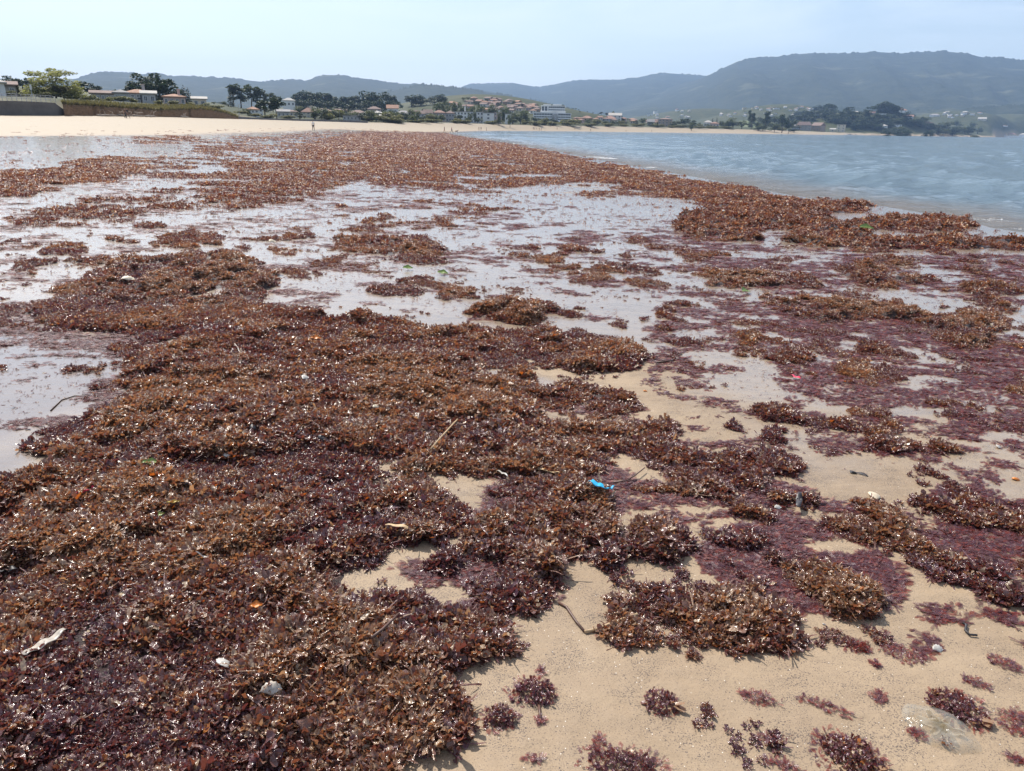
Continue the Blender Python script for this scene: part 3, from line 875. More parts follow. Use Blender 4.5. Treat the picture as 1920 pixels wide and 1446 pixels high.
# points: log-polar far, uniform near
def candidates():
    pts = []
    n1 = 350000                                                   # near: uniform in area, 1.0 .. 7.5 m
    r = np.sqrt(RS.uniform(0.5, 7.5 ** 2, n1)); a = RS.uniform(-R(61), R(61), n1)
    pts.append((r * np.sin(a), r * np.cos(a), np.full(n1, 0.0265)))
    n2 = 455000                                                   # far: uniform in log r
    r = np.exp(RS.uniform(math.log(7.5), math.log(235), n2)); a = RS.uniform(-R(42), R(42), n2)
    pts.append((r * np.sin(a), r * np.cos(a), 0.0028 * r))
    return [np.concatenate(q) for q in zip(*pts)]
X, Y, S = candidates()
z, d, e, t, wat, land = ground_parts(X, Y)
Zg = z + micro(X, Y, t) * sstep(0.0, 4.0, d)
p, H = weed(X, Y, Zg)
ok = ((p > 0) | ((p > -0.13) & (RS.rand(len(p)) < 0.10))) & (~land) & ((~wat) | (d < 0.7)) & (t < 0.5)
rr = np.hypot(X, Y)
X1, Y1, S1, Z1, H1, p1, r1 = [q[ok] for q in (X, Y, S, Zg, H, p, rr)]
n = len(X1)
kind = np.where(r1 < 14, RS.randint(K_TUFT[0], K_TUFT[1], n), RS.randint(K_FAR[0], K_FAR[1], n))
big = fbm(X1 / 0.5, Y1 / 0.5, 61, 3)
tint = np.clip(0.31 + 1.15 * (big - 0.5) + RS.normal(0, 0.15, n) - 0.25 * sstep(0.02, 0.07, H1) + 0.22 * (1 - sstep(0, 0.3, p1)), 0.02, 0.66)
tint = np.where(r1 > 14, np.clip(tint * 0.6 + 0.27, 0.02, 0.66), tint)
scl = S1 * (0.6 + 0.4 * sstep(0, 0.35, p1)) * RS.uniform(0.7, 1.35, n) * np.where((RS.rand(n) < 0.10) & (r1 < 12), 1.5, 1.0)
zsc = np.minimum(scl * RS.uniform(0.6, 1.1, n), 0.055)
A_pos = np.stack([X1, Y1, Z1 + H1 * RS.uniform(0.55, 1.0, n) + 0.002], -1)
A_rot = np.stack([RS.normal(0, 0.2, n) * (r1 < 20), RS.normal(0, 0.2, n) * (r1 < 20), RS.uniform(0, 6.283, n)], -1)
A_scl = np.stack([scl, scl, zsc], -1)
A_k, A_t = kind, tint
# flat purple weed
nf = 130000
r = np.exp(RS.uniform(math.log(1.5), math.log(40), nf)); a = RS.uniform(-R(46), R(46), nf)
X, Y = r * np.sin(a), r * np.cos(a)
z, d, e, t, wat, land = ground_parts(X, Y)
Zg = z + micro(X, Y, t) * sstep(0.0, 4.0, d)
flm = look(MAP_FLM, X, Y, Zg, 0.2)
fp = 0.8 * flm - _unit(0.45 * fbm(X / 0.75, Y / 0.75, 71, 4, 0.6) + 0.55 * fbm(X / 0.30, Y / 0.16, 72, 4, 0.7), float(_a.mean()), 0.8 * float(_a.std())) * 0.95
ok = (fp > 0) & (~land) & (~wat)
X2, Y2, Z2, r2, fp2 = X[ok], Y[ok], Zg[ok], r[ok], fp[ok]
n = len(X2)
sc2 = np.maximum(0.022, 0.0048 * r2) * RS.uniform(0.6, 1.3, n)
B_pos = np.stack([X2, Y2, Z2 + 0.002], -1)
B_rot = np.stack([RS.normal(0, .05, n), RS.normal(0, .05, n), RS.normal(0.25, 0.6, n)], -1)
B_scl = np.stack([sc2 * 1.5, sc2 * 0.8, np.minimum(sc2, 0.03)], -1)
B_k = RS.randint(K_FLAT[0], K_FLAT[1], n)
B_t = np.clip(0.82 + RS.normal(0, 0.06, n), 0.66, 0.98)
# single bits strewn everywhere on the wet flat
nb_ = 72000
r = np.exp(RS.uniform(math.log(2.5), math.log(140), nb_)); a = RS.uniform(-R(46), R(46), nb_)
X, Y = r * np.sin(a), r * np.cos(a)
z, d, e, t, wat, land = ground_parts(X, Y)
Zg = z + micro(X, Y, t) * sstep(0.0, 4.0, d)
wt = look(MAP_WET, X, Y, Zg, 0.2)
dens = (0.07 + 0.5 * np.minimum(wt, 1) * (t < 0.4)) * (0.35 + 1.3 * fbm(X / 3, Y / 3, 81, 4) ** 2) * (1 - 0.8 * sstep(40, 90, r))
ok = (RS.rand(nb_) < dens) & (~land) & (~wat) & (t < 0.74) & (look(MAP_COV, X, Y, Zg, .2) > 0.006)
X3, Y3, Z3, r3 = X[ok], Y[ok], Zg[ok], r[ok]
n = len(X3)
sc3 = np.maximum(0.012, 0.0026 * r3) * RS.uniform(0.5, 1.5, n)
C_pos = np.stack([X3, Y3, Z3 + 0.002], -1)
C_rot = np.stack([RS.normal(0, .1, n), RS.normal(0, .1, n), RS.uniform(0, 6.28, n)], -1)
C_scl = np.stack([sc3, sc3, np.minimum(sc3, 0.05)], -1)
C_k = RS.randint(K_BIT[0], K_BIT[1], n)
C_t = np.clip(0.62 + RS.normal(0, 0.18, n), 0.05, 1.0)

def gn_tree():
    ng = bpy.data.node_groups.new('strewn_fronds', 'GeometryNodeTree')
    ng.interface.new_socket('Geometry', in_out='INPUT', socket_type='NodeSocketGeometry')
    ng.interface.new_socket('Geometry', in_out='OUTPUT', socket_type='NodeSocketGeometry')
    N = ng.nodes; L = ng.links
    gi = N.new('NodeGroupInput'); go = N.new('NodeGroupOutput')
    def na_(nm, typ):
        nd = N.new('GeometryNodeInputNamedAttribute'); nd.data_type = typ; nd.inputs['Name'].default_value = nm
        return nd.outputs['Attribute']
    gid = na_('gid', 'INT')
    cmp_ = N.new('FunctionNodeCompare'); cmp_.data_type = 'INT'; cmp_.operation = 'GREATER_EQUAL'
    L.new(gid, cmp_.inputs['A'] if cmp_.inputs['A'].type == 'INT' else [q for q in cmp_.inputs if q.name == 'A' and q.type == 'INT'][0])
    [q for q in cmp_.inputs if q.name == 'B' and q.type == 'INT'][0].default_value = 0
    sep = N.new('GeometryNodeSeparateGeometry'); sep.domain = 'POINT'
    L.new(gi.outputs[0], sep.inputs['Geometry']); L.new(cmp_.outputs[0], sep.inputs['Selection'])
    spl = N.new('GeometryNodeSplitToInstances'); spl.domain = 'POINT'
    L.new(sep.outputs['Selection'], spl.inputs['Geometry']); L.new(gid, spl.inputs['Group ID'])
    iop = N.new('GeometryNodeInstanceOnPoints')
    L.new(sep.outputs['Inverted'], iop.inputs['Points']); L.new(spl.outputs['Instances'], iop.inputs['Instance'])
    iop.inputs['Pick Instance'].default_value = True
    L.new(na_('pick', 'INT'), iop.inputs['Instance Index'])
    L.new(na_('rot', 'FLOAT_VECTOR'), iop.inputs['Rotation'])
    L.new(na_('scl', 'FLOAT_VECTOR'), iop.inputs['Scale'])
    L.new(iop.outputs['Instances'], go.inputs[0])
    return ng
GN = gn_tree()

def strewn(name, pos, rot, scl, kinds, tints, mat, parent=None):
    """one mass of fronds: the blade shapes and the points they lie on in one mesh, spread by geometry nodes"""
    used = sorted(set(int(k) for k in kinds)); remap = {k: i for i, k in enumerate(used)}
    V, F, fr, gid = [], [], [], []
    b = 0
    for k in used:
        v, f, q = PROTO[k]
        V.append(v); F.append(f + b); fr.append(q); gid.append(np.full(len(v), remap[k]))
        b += len(v)
    m = len(pos)
    V = np.concatenate(V + [pos]); F = np.concatenate(F)
    z3 = np.zeros((b, 3))
    at = {'fr': np.concatenate(fr + [np.zeros(m)]), 'gid': np.concatenate(gid + [np.full(m, -1)]).astype(np.int32),
          'pick': np.concatenate([np.zeros(b, int), np.array([remap[int(k)] for k in kinds])]).astype(np.int32),
          'rot': np.concatenate([z3, rot]), 'scl': np.concatenate([z3 + 1, scl]), 'tint': np.concatenate([np.zeros(b), tints])}
    o = mesh_np(name, V, F, mat, parent, attrs=at)
    md = o.modifiers.new('strewn', 'NODES'); md.node_group = GN
    tag(o, kind='stuff')
    return o

nr_ = r1 < 14
seaweed = strewn('seaweed', A_pos[nr_], A_rot[nr_], A_scl[nr_], A_k[nr_], A_t[nr_], M_WEED)
farweed = strewn('distant_seaweed', A_pos[~nr_], A_rot[~nr_], A_scl[~nr_], A_k[~nr_], A_t[~nr_], M_WEEDF)
tag(farweed, 'brown seaweed strewn over the far part of the beach', 'seaweed')
tag(seaweed, 'brown and purple seaweed carpet heaped over the near beach', 'seaweed')
flatweed = strewn('flat_seaweed', np.concatenate([B_pos, C_pos]), np.concatenate([B_rot, C_rot]), np.concatenate([B_scl, C_scl]), np.concatenate([B_k, C_k]), np.concatenate([B_t, C_t]), M_FLAT)
tag(flatweed, 'thin dark purple scraps of seaweed lying flat on wet sand', 'seaweed')
print('weed instances', len(A_k), len(B_k), len(C_k))

# matted layer under the tufts
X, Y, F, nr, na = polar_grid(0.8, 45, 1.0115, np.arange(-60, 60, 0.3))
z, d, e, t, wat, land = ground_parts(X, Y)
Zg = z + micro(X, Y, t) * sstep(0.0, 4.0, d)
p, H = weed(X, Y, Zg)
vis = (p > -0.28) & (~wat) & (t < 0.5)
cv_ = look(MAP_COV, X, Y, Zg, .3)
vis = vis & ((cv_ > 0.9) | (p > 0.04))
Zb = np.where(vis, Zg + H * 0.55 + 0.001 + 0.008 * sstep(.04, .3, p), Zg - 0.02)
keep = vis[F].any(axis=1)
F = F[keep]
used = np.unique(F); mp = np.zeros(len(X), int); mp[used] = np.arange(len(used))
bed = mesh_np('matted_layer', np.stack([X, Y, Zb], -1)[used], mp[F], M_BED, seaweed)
tag(bed, kind='stuff')
# ------------------------------------------------------------------ far hills
def mat_hill(name, lo, mid, hi, patch_col):
    s = NT(name)
    P = s.pos()
    a = s.noise(P, 0.012, 6, 0.65); b = s.noise(P, 0.0016, 4, 0.55); c = s.noise(P, 0.06, 3, 0.6)
    col = s.ramp(s.math('ADD', s.math('MULTIPLY', a, 0.6), s.math('MULTIPLY', c, 0.4)), [(0.3, lo), (0.5, mid), (0.72, hi)])
    col = s.mix(s.rng(s.noise(s.scale(P, (1, 1, 3)), 0.0045, 5, 0.6), 0.60, 0.66, 0, 0.7), col, patch_col)
    nrm = s.n('Bump', ins={'Height': s.math('ADD', s.math('MULTIPLY', a, 40), s.math('MULTIPLY', c, 10)), 'Strength': 0.3, 'Distance': 1.0}).outputs['Normal']
    return s.done(s.bsdf(Base_Color=col, Roughness=0.9, Specular_IOR_Level=0.1, Normal=nrm))
M_HILL = mat_hill('forest_hill', (0.016, 0.024, 0.017), (0.032, 0.042, 0.028), (0.062, 0.068, 0.046), (0.10, 0.105, 0.07))

def ridge(name, pts, dist, depth, foot, seed, fringe=6.0, back=900, dist2=None):
    px = np.linspace(pts[0][0], pts[-1][0], 420)
    py = np.interp(px, [p[0] for p in pts], [p[1] for p in pts])
    dd = np.interp(px, [px[0], px[-1]], [dist, dist2 or dist])
    V = []; rows = 30
    tops = np.array([z_at(a, b, q) for a, b, q in zip(px, py, dd)])
    dirs = np.array([azim(a) for a in px])
    fr = RS.rand(len(px)) * fringe * (vn(px / 14, px * 0, seed + 3) > 0.35)
    for k in range(rows + 4):
        if k < rows:
            u = k / (rows - 1)
            dist_k = dd - depth * (1 - u)
            prof = u ** 1.15
            zz = foot + (tops - foot) * prof
            g = fbm(px / 120 + 1.1 * u, u * 1.6 + px / 300, seed, 5) - 0.5
            zz = zz + (tops - foot) * 0.22 * g * np.sin(math.pi * u) ** 0.8
            dist_k = dist_k + depth * 0.10 * (fbm(px / 150, u * 2 + px / 400, seed + 5, 3) - 0.5) * np.sin(math.pi * u)
            if k == rows - 1:
                zz = zz + fr
            if k == 0:
                zz = zz - 30
        else:
            u = (k - rows + 1) / 4
            dist_k = dd + back * u
            zz = foot + (tops - foot) * (1 - u ** 1.3) - 20 * u
        V.append(np.stack([dirs[:, 0] * dist_k, dirs[:, 1] * dist_k, zz], -1))
    n = len(px); V = np.concatenate(V)
    i, j = np.meshgrid(np.arange(rows + 3), np.arange(n - 1), indexing='ij')
    q = (i * n + j).ravel()
    o = mesh_np(name, V, np.stack([q, q + 1, q + n + 1, q + n], -1), M_HILL)
    tag(o, kind='structure')
    return o

ridge('hills', [(-420, 150), (-200, 148), (0, 156), (130, 152), (160, 147), (185, 139), (205, 136), (260, 137), (280, 140), (300, 137), (330, 144), (350, 142), (390, 145), (440, 147), (480, 152), (500, 154), (530, 151), (560, 150), (578, 152),
                (600, 145), (612, 141), (640, 141), (660, 145), (690, 148), (720, 154), (750, 157), (780, 158), (810, 161), (840, 163), (870, 166), (920, 172), (980, 185), (1040, 205), (1080, 222)], 4300, 2200, 14, 3)
ridge('hills', [(640, 205), (700, 178), (760, 166), (795, 159), (840, 163), (880, 168), (930, 176), (990, 186), (1050, 200), (1100, 214), (1150, 226)], 3100, 1100, 12, 9, 8)
ridge('hills', [(780, 205), (860, 166), (873, 160), (886, 158), (920, 157), (960, 156), (985, 160), (1010, 164), (1030, 160), (1060, 153), (1090, 150), (1130, 151), (1160, 149), (1200, 144), (1220, 139), (1240, 137), (1280, 140), (1310, 142), (1345, 143), (1420, 148), (1500, 160), (1600, 190)],
      6200, 2600, 16, 17, 7)
ridge('mountain', [(1060, 222), (1120, 205), (1180, 188), (1240, 168), (1290, 152), (1322, 141), (1340, 130), (1370, 115), (1400, 109), (1440, 107), (1468, 103), (1500, 100), (1540, 102), (1580, 100), (1620, 98), (1660, 101), (1700, 99), (1740, 97), (1780, 101),
                   (1810, 108), (1850, 110), (1880, 114), (1920, 120), (2000, 128), (2150, 150), (2400, 190)], 5200, 2500, 20, 23, 8)
ridge('foothill', [(1250, 225), (1330, 212), (1420, 204), (1520, 201), (1620, 203), (1700, 207), (1780, 205), (1850, 200), (1920, 196), (2050, 192), (2300, 215)], 2950, 450, 8, 31, 5, back=300)

# ------------------------------------------------------------------ materials for the built shore
def mat_plain(name, col, var=0.12, scale=0.6, rough=0.8, spec=0.3):
    s = NT(name)
    P = s.obj()
    n = s.noise(P, scale, 5, 0.65); n2 = s.noise(P, scale * 7, 3, 0.6)
    f = s.math('ADD', s.math('MULTIPLY', n, 0.6), s.math('MULTIPLY', n2, 0.4))
    lo = tuple(max(0, c * (1 - 2 * var)) for c in col); hi = tuple(min(1, c * (1 + 2 * var)) for c in col)
    c = s.ramp(f, [(0.3, lo), (0.7, hi)])
    nrm = s.bump(n2, 0.25, 0.05)
    return s.done(s.bsdf(Base_Color=c, Roughness=rough, Specular_IOR_Level=spec, Normal=nrm))

def mat_rooftile(name, col):
    s = NT(name)
    P = s.obj()
    w = s.n('TexWave', ins={'Vector': P, 'Scale': 1.6, 'Distortion': 0.4}).outputs['Fac']
    n = s.noise(P, 1.2, 4, 0.7)
    c = s.ramp(n, [(0.3, tuple(q * 0.7 for q in col)), (0.7, tuple(min(1, q * 1.25) for q in col))])
    return s.done(s.bsdf(Base_Color=c, Roughness=0.85, Normal=s.bump(w, 0.4, 0.06)))

W_WHITE = mat_plain('white_render', (0.74, 0.73, 0.70), 0.06)
W_CREAM = mat_plain('cream_render', (0.62, 0.55, 0.43), 0.08)
W_GREY = mat_plain('grey_render', (0.42, 0.41, 0.40), 0.1)
W_PINK = mat_plain('pink_render', (0.52, 0.39, 0.34), 0.1)
W_STONE = mat_plain('stone_wall', (0.34, 0.30, 0.26), 0.25, 1.6)
W_BROWN = mat_plain('brown_render', (0.36, 0.27, 0.21), 0.12)
R_ORANGE = mat_rooftile('orange_tiles', (0.36, 0.20, 0.13))
R_RED = mat_rooftile('red_tiles', (0.29, 0.165, 0.125))
R_BROWN = mat_rooftile('brown_tiles', (0.22, 0.15, 0.125))
R_GREY = mat_rooftile('grey_tiles', (0.30, 0.28, 0.27))
R_PALE = mat_plain('pale_roofing', (0.42, 0.39, 0.35), 0.1)
M_FRAME = mat_plain('window_frame', (0.66, 0.66, 0.64), 0.05)
def mat_glass():
    s = NT('window_glass')
    return s.done(s.bsdf(Base_Color=(0.025, 0.03, 0.035), Roughness=0.06, Specular_IOR_Level=0.8))
M_GLASS = mat_glass()
M_DARK = mat_plain('dark_metal', (0.06, 0.06, 0.065), 0.15, 2.0, 0.5)
M_POLE = mat_plain('galvanised_metal', (0.42, 0.43, 0.44), 0.08, 2.0, 0.45)

_pane_cache = {}
def window(parent, x, y, z, w, h, facing=-1, shutters=False):
    """window part with a pane sub-part, set in the wall y = const of the house (facing -1: towards -Y)"""
    key = (round(w, 2), round(h, 2), facing)
    if key not in _pane_cache:
        fr = MB(); t = 0.10
        for cx, cz, dx, dz in ((0, h / 2, w + 2 * t, t), (0, -h / 2, w + 2 * t, t), (-w / 2, 0, t, h - t), (w / 2, 0, t, h - t), (0, 0, t * 0.6, h - t)):
            fr.box((cx, facing * 0.04, cz), (dx, 0.12, dz))
        f = fr.build('window', M_FRAME)
        p = MB().box((0, facing * 0.012, 0), (w - t, 0.03, h - t)).build('pane', M_GLASS)
        _pane_cache[key] = (f.data, p.data)
        bpy.data.objects.remove(f); bpy.data.objects.remove(p)
    fd, pd = _pane_cache[key]
    o = link(bpy.data.objects.new('window', fd), parent); o.location = (x, y, z)
    link(bpy.data.objects.new('pane', pd), o)

def roof_mesh(w, d, h, over, kind):
    W, D = w / 2 + over, d / 2 + over
    t = 0.22
    m = MB()
    if kind == 'flat':
        m.box((0, 0, t / 2), (2 * W, 2 * D, t))
        return m
    r = max(0.05, W - D) if kind == 'hip' else W
    top = [(-r, 0, h), (r, 0, h)]
    if W < D and kind == 'hip':
        top = [(0, -(D - W), h), (0, D - W, h)]
        lo = [(-W, -D, 0), (W, -D, 0), (W, D, 0), (-W, D, 0)]
        vs = lo + top + [(x, y, z - t) for x, y, z in lo]
        fs = [(0, 1, 4), (1, 2, 5, 4), (2, 3, 5), (3, 0, 4, 5)]
    else:
        lo = [(-W, -D, 0), (W, -D, 0), (W, D, 0), (-W, D, 0)]
        vs = lo + top + [(x, y, z - t) for x, y, z in lo]
        fs = [(0, 1, 5, 4), (1, 2, 5), (2, 3, 4, 5), (3, 0, 4)]
    fs += [(0, 6, 7, 1), (1, 7, 8, 2), (2, 8, 9, 3), (3, 9, 6, 0), (6, 9, 8, 7)]
    return m.add(vs, fs)

HOUSES = []
ZONE, TINY = {}, {}
def house(px0, px1, py_eave, py_top, dist, label, wall=W_WHITE, roof=R_ORANGE, kind='hip', depth=None, yaw=0.0, wins=(0, 0), group=None, name='house', chimney=False, door=False, over=0.45, cat='house', sink=1.0, base_py=None):
    """a house whose front spans those pixel columns at that distance; eaves and ridge at those pixel rows"""
    pc = (px0 + px1) / 2
    if base_py is not None:
        dist = slope_hit(pc, base_py, dist)
    c = polar(pc, dist)
    width = max(3.0, (px1 - px0) * dist / FPX * math.cos(math.atan((pc - 960) / FPX)) - 2 * over)
    depth = depth or max(5.0, min(width * 0.8, 14))
    face = math.atan2(c[0], c[1])                    # azimuth of the house as seen from the camera
    g = gz(c[0], c[1])
    ze = max(z_at(pc, py_eave, dist), g + 2.2)
    zt = max(z_at(pc, py_top, dist), ze + (0.3 if kind == 'flat' else 0.7))
    if group and ze - g > 9:
        return None
    root = empty(name, (c[0] + math.sin(face) * depth / 2, c[1] + math.cos(face) * depth / 2, g - sink), -face + yaw)
    h = ze - g + sink
    m = MB().box((0, 0, h / 2), (width, depth, h))
    if kind == 'gable':
        for sx in (-1, 1):
            x = sx * width / 2
            m.add([(x, -depth / 2, h), (x, depth / 2, h), (x, 0, h + (zt - ze) * 0.93), (x * 0.96, -depth / 2, h), (x * 0.96, depth / 2, h), (x * 0.96, 0, h + (zt - ze) * 0.93)],
                  [(0, 1, 2), (3, 5, 4), (0, 2, 5, 3), (1, 4, 5, 2)])
    m.build('wall', wall, root)
    ro = roof_mesh(width, depth, zt - ze, over, kind).build('roof', roof, root)
    ro.location = (0, 0, h + (0.222 if kind != 'flat' else 0.002))
    nx, nz = wins
    if nx and nz:
        storey = (h - sink) / nz
        for k in range(nz):
            for i in range(nx):
                x = (i + 0.5) / nx * width - width / 2
                window(root, x, -depth / 2, sink + storey * (k + 0.55), min(1.3, width / nx * 0.5), min(1.4, storey * 0.5))
    if chimney:
        ch = MB().box((0, 0, 0.6), (0.7, 0.7, 1.6)).box((0, 0, 1.45), (0.9, 0.9, 0.15)).build('chimney', wall, ro)
        ch.location = (width * 0.22, 0.1, (zt - ze) * 0.7)
    if door:
        dr = MB().box((0, -0.03, 1.05), (1.0, 0.1, 2.1)).build('door', M_DARK, root)
        dr.location = (width * 0.05, -depth / 2, sink)
        MB().box((0.35, -0.10, 1.0), (0.06, 0.05, 0.16)).build('handle', M_POLE, dr)
    if group:
        zone = 'high up' if py_eave < ZONE.get(group, (0, 0))[0] else ('low down' if py_eave > ZONE.get(group, (0, 0))[1] else 'halfway up')
        wn_ = {W_WHITE: 'white', W_CREAM: 'cream', W_GREY: 'grey', W_PINK: 'pink', W_BROWN: 'brown', W_STONE: 'stone'}[wall]
        rn_ = {R_ORANGE: 'orange', R_RED: 'red', R_BROWN: 'brown', R_GREY: 'grey', R_PALE: 'pale'}[roof]
        label = '%s%s house with %s %s roof %s %s' % (TINY.get(group, ''), wn_, rn_, {'hip': 'hipped', 'gable': 'gabled', 'flat': 'flat'}[kind], zone, label)
    tag(root, label, cat, group)
    HOUSES.append(root)
    return root
# ------------------------------------------------------------------ trees
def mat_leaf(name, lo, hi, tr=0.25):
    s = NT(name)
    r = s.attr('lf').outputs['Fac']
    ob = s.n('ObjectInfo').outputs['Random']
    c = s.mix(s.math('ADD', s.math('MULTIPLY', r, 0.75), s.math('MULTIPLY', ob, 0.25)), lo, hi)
    a = s.bsdf(Base_Color=c, Roughness=0.6, Specular_IOR_Level=0.3)
    t = s.n('BsdfTranslucent', ins={'Color': s.mix(1.0, c, (1.3, 1.4, 0.8), 'MULTIPLY')}).outputs[0]
    mx = s.n('MixShader', ins={'Fac': tr})
    s.nt.links.new(a, mx.inputs[1]); s.nt.links.new(t, mx.inputs[2])
    return s.done(mx.outputs[0])
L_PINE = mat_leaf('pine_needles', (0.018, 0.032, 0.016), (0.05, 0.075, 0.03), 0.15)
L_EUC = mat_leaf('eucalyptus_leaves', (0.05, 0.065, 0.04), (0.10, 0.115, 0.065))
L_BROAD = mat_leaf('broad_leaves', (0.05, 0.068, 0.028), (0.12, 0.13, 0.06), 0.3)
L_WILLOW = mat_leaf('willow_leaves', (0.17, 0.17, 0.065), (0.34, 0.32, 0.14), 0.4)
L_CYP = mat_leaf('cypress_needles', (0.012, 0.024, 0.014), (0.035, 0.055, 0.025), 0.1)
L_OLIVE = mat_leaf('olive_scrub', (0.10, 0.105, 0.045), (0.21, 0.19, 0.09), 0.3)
M_BARK = mat_plain('bark', (0.13, 0.10, 0.075), 0.25, 3.0)

def leaves_mesh(lumps, n, size, rs, flat=0.0):
    """n leaf sprays spread through a set of ellipsoid lumps (cx,cy,cz,rx,ry,rz); unit height"""
    w = np.array([l[3] * l[4] * l[5] for l in lumps]) ** 0.66
    w = w / w.sum()
    V = []; F = []; lf = []
    idx = rs.choice(len(lumps), n, p=w)
    for k, i in enumerate(idx):
        cx, cy, cz, rx, ry, rz = lumps[i]
        d = rs.normal(0, 1, 3); d /= np.linalg.norm(d)
        q = rs.uniform(0.35, 1.0) ** 0.6
        c = np.array([cx + d[0] * rx * q, cy + d[1] * ry * q, cz + d[2] * rz * q])
        m = rotm(rs.rand() * 6.28, rs.normal(0, 0.6), rs.normal(0, 0.9))
        s_ = size * rs.uniform(0.6, 1.4)
        quad = np.array([(-1, -0.35, 0), (0.1, -0.6, 0.15), (1, 0.1, 0), (-0.1, 0.6, -0.15)]) * s_
        V.append(quad @ m.T + c); F.append(np.arange(4) + 4 * k)
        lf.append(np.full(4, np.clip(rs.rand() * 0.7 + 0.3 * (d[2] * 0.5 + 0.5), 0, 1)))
    return np.concatenate(V), np.array(F), np.concatenate(lf)

def limbs(mb, base_r, trunk_h, lumps, lean=0.0, rs=None, fork=0.55):
    top = Vector((lean, 0, trunk_h))
    mid = Vector((lean * 0.3 + rs.normal(0, .01), rs.normal(0, .01), trunk_h * 0.5))
    mb.tube([(0, 0, -0.03), mid, top], [base_r * 1.15, base_r * 0.85, base_r * 0.6], 6)
    for l in lumps:
        st = mid.lerp(top, rs.uniform(fork, 1.0)); en = Vector((l[0], l[1], l[2]))
        m = st.lerp(en, 0.5) + Vector((rs.normal(0, .02), rs.normal(0, .02), -0.02))
        mb.tube([st, m, en], [base_r * 0.5, base_r * 0.33, base_r * 0.12], 4)

def make_tree_data(kind, seed):
    rs = np.random.RandomState(seed)
    lumps = []
    if kind == 'pine':                      # umbrella pine: high, lobed crown on a bare stem
        for k in range(9):
            a = rs.rand() * 6.28; r = rs.uniform(0.02, 0.27)
            z = rs.uniform(0.48, 0.90) - r * 0.25
            lumps.append((r * math.cos(a), r * math.sin(a), z, rs.uniform(.11, .18), rs.uniform(.11, .18), rs.uniform(.08, .13)))
        n, size, mat, th, br = 900, 0.034, L_PINE, 0.62, 0.022
    elif kind == 'eucalyptus':
        for k in range(9):
            a = rs.rand() * 6.28; z = rs.uniform(0.38, 0.92); r = rs.uniform(0.0, 0.17)
            lumps.append((r * math.cos(a), r * math.sin(a), z, rs.uniform(.07, .13), rs.uniform(.07, .13), rs.uniform(.07, .13)))
        n, size, mat, th, br = 800, 0.030, L_EUC, 0.75, 0.016
    elif kind == 'round':
        for k in range(9):
            a = rs.rand() * 6.28; z = rs.uniform(0.30, 0.82); r = rs.uniform(0.0, 0.28) * (1.15 - abs(z - .5))
            lumps.append((r * math.cos(a), r * math.sin(a), z, rs.uniform(.13, .22), rs.uniform(.13, .22), rs.uniform(.12, .18)))
        n, size, mat, th, br = 850, 0.036, L_BROAD, 0.45, 0.028
    elif kind == 'oak':                     # dense dark crown down to the ground
        for k in range(12):
            a = rs.rand() * 6.28; z = rs.uniform(0.18, 0.86); r = rs.uniform(0.0, 0.30) * (1.15 - abs(z - .45))
            lumps.append((r * math.cos(a), r * math.sin(a), z, rs.uniform(.12, .21), rs.uniform(.12, .21), rs.uniform(.10, .17)))
        n, size, mat, th, br = 900, 0.036, L_PINE, 0.45, 0.026
    elif kind == 'cypress':
        for k in range(8):
            z = 0.1 + 0.85 * k / 7
            r = 0.16 * (1 - z) ** 0.7 + 0.02
            a = rs.rand() * 6.28
            lumps.append((0.02 * math.cos(a), 0.02 * math.sin(a), z, r, r, 0.10))
        n, size, mat, th, br = 520, 0.024, L_CYP, 0.7, 0.016
    elif kind == 'scrub':
        for k in range(7):
            a = rs.rand() * 6.28; r = rs.uniform(0, 0.55)
            lumps.append((r * math.cos(a), r * math.sin(a), rs.uniform(0.2, 0.65), rs.uniform(.25, .4), rs.uniform(.25, .4), rs.uniform(.2, .3)))
        n, size, mat, th, br = 1500, 0.055, L_OLIVE, 0.3, 0.03
    elif kind == 'willow':
        for k in range(44):
            a = rs.rand() * 6.28; z = rs.uniform(0.12, 0.97)
            r = 0.5 * math.sqrt(max(0.02, 1 - ((z - 0.38) / 0.64) ** 2)) * rs.uniform(0.25, 1.0)
            q = 0.11 - 0.055 * z
            lumps.append((r * math.cos(a), r * math.sin(a), z, rs.uniform(q, q + .06), rs.uniform(q, q + .06), rs.uniform(q, q + .05)))
        n, size, mat, th, br = 6000, 0.020, L_WILLOW, 0.5, 0.016
    V, F, lf = leaves_mesh(lumps, n, size, rs)
    top = V[:, 2].max()
    V = V / top
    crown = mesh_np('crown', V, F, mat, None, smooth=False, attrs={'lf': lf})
    mb = MB()
    limbs(mb, br, th, [(a / top, b / top, c / top) + (d_,) for a, b, c, d_, *_ in lumps[::1 if kind in ('pine', 'eucalyptus') else 2]], rs.normal(0, .03), rs)
    trunk = mb.build('trunk', M_BARK, None, True)
    cd, td = crown.data, trunk.data
    bpy.data.objects.remove(crown); bpy.data.objects.remove(trunk)
    wd = float(np.ptp(V[:, 0]))
    return cd, td, wd

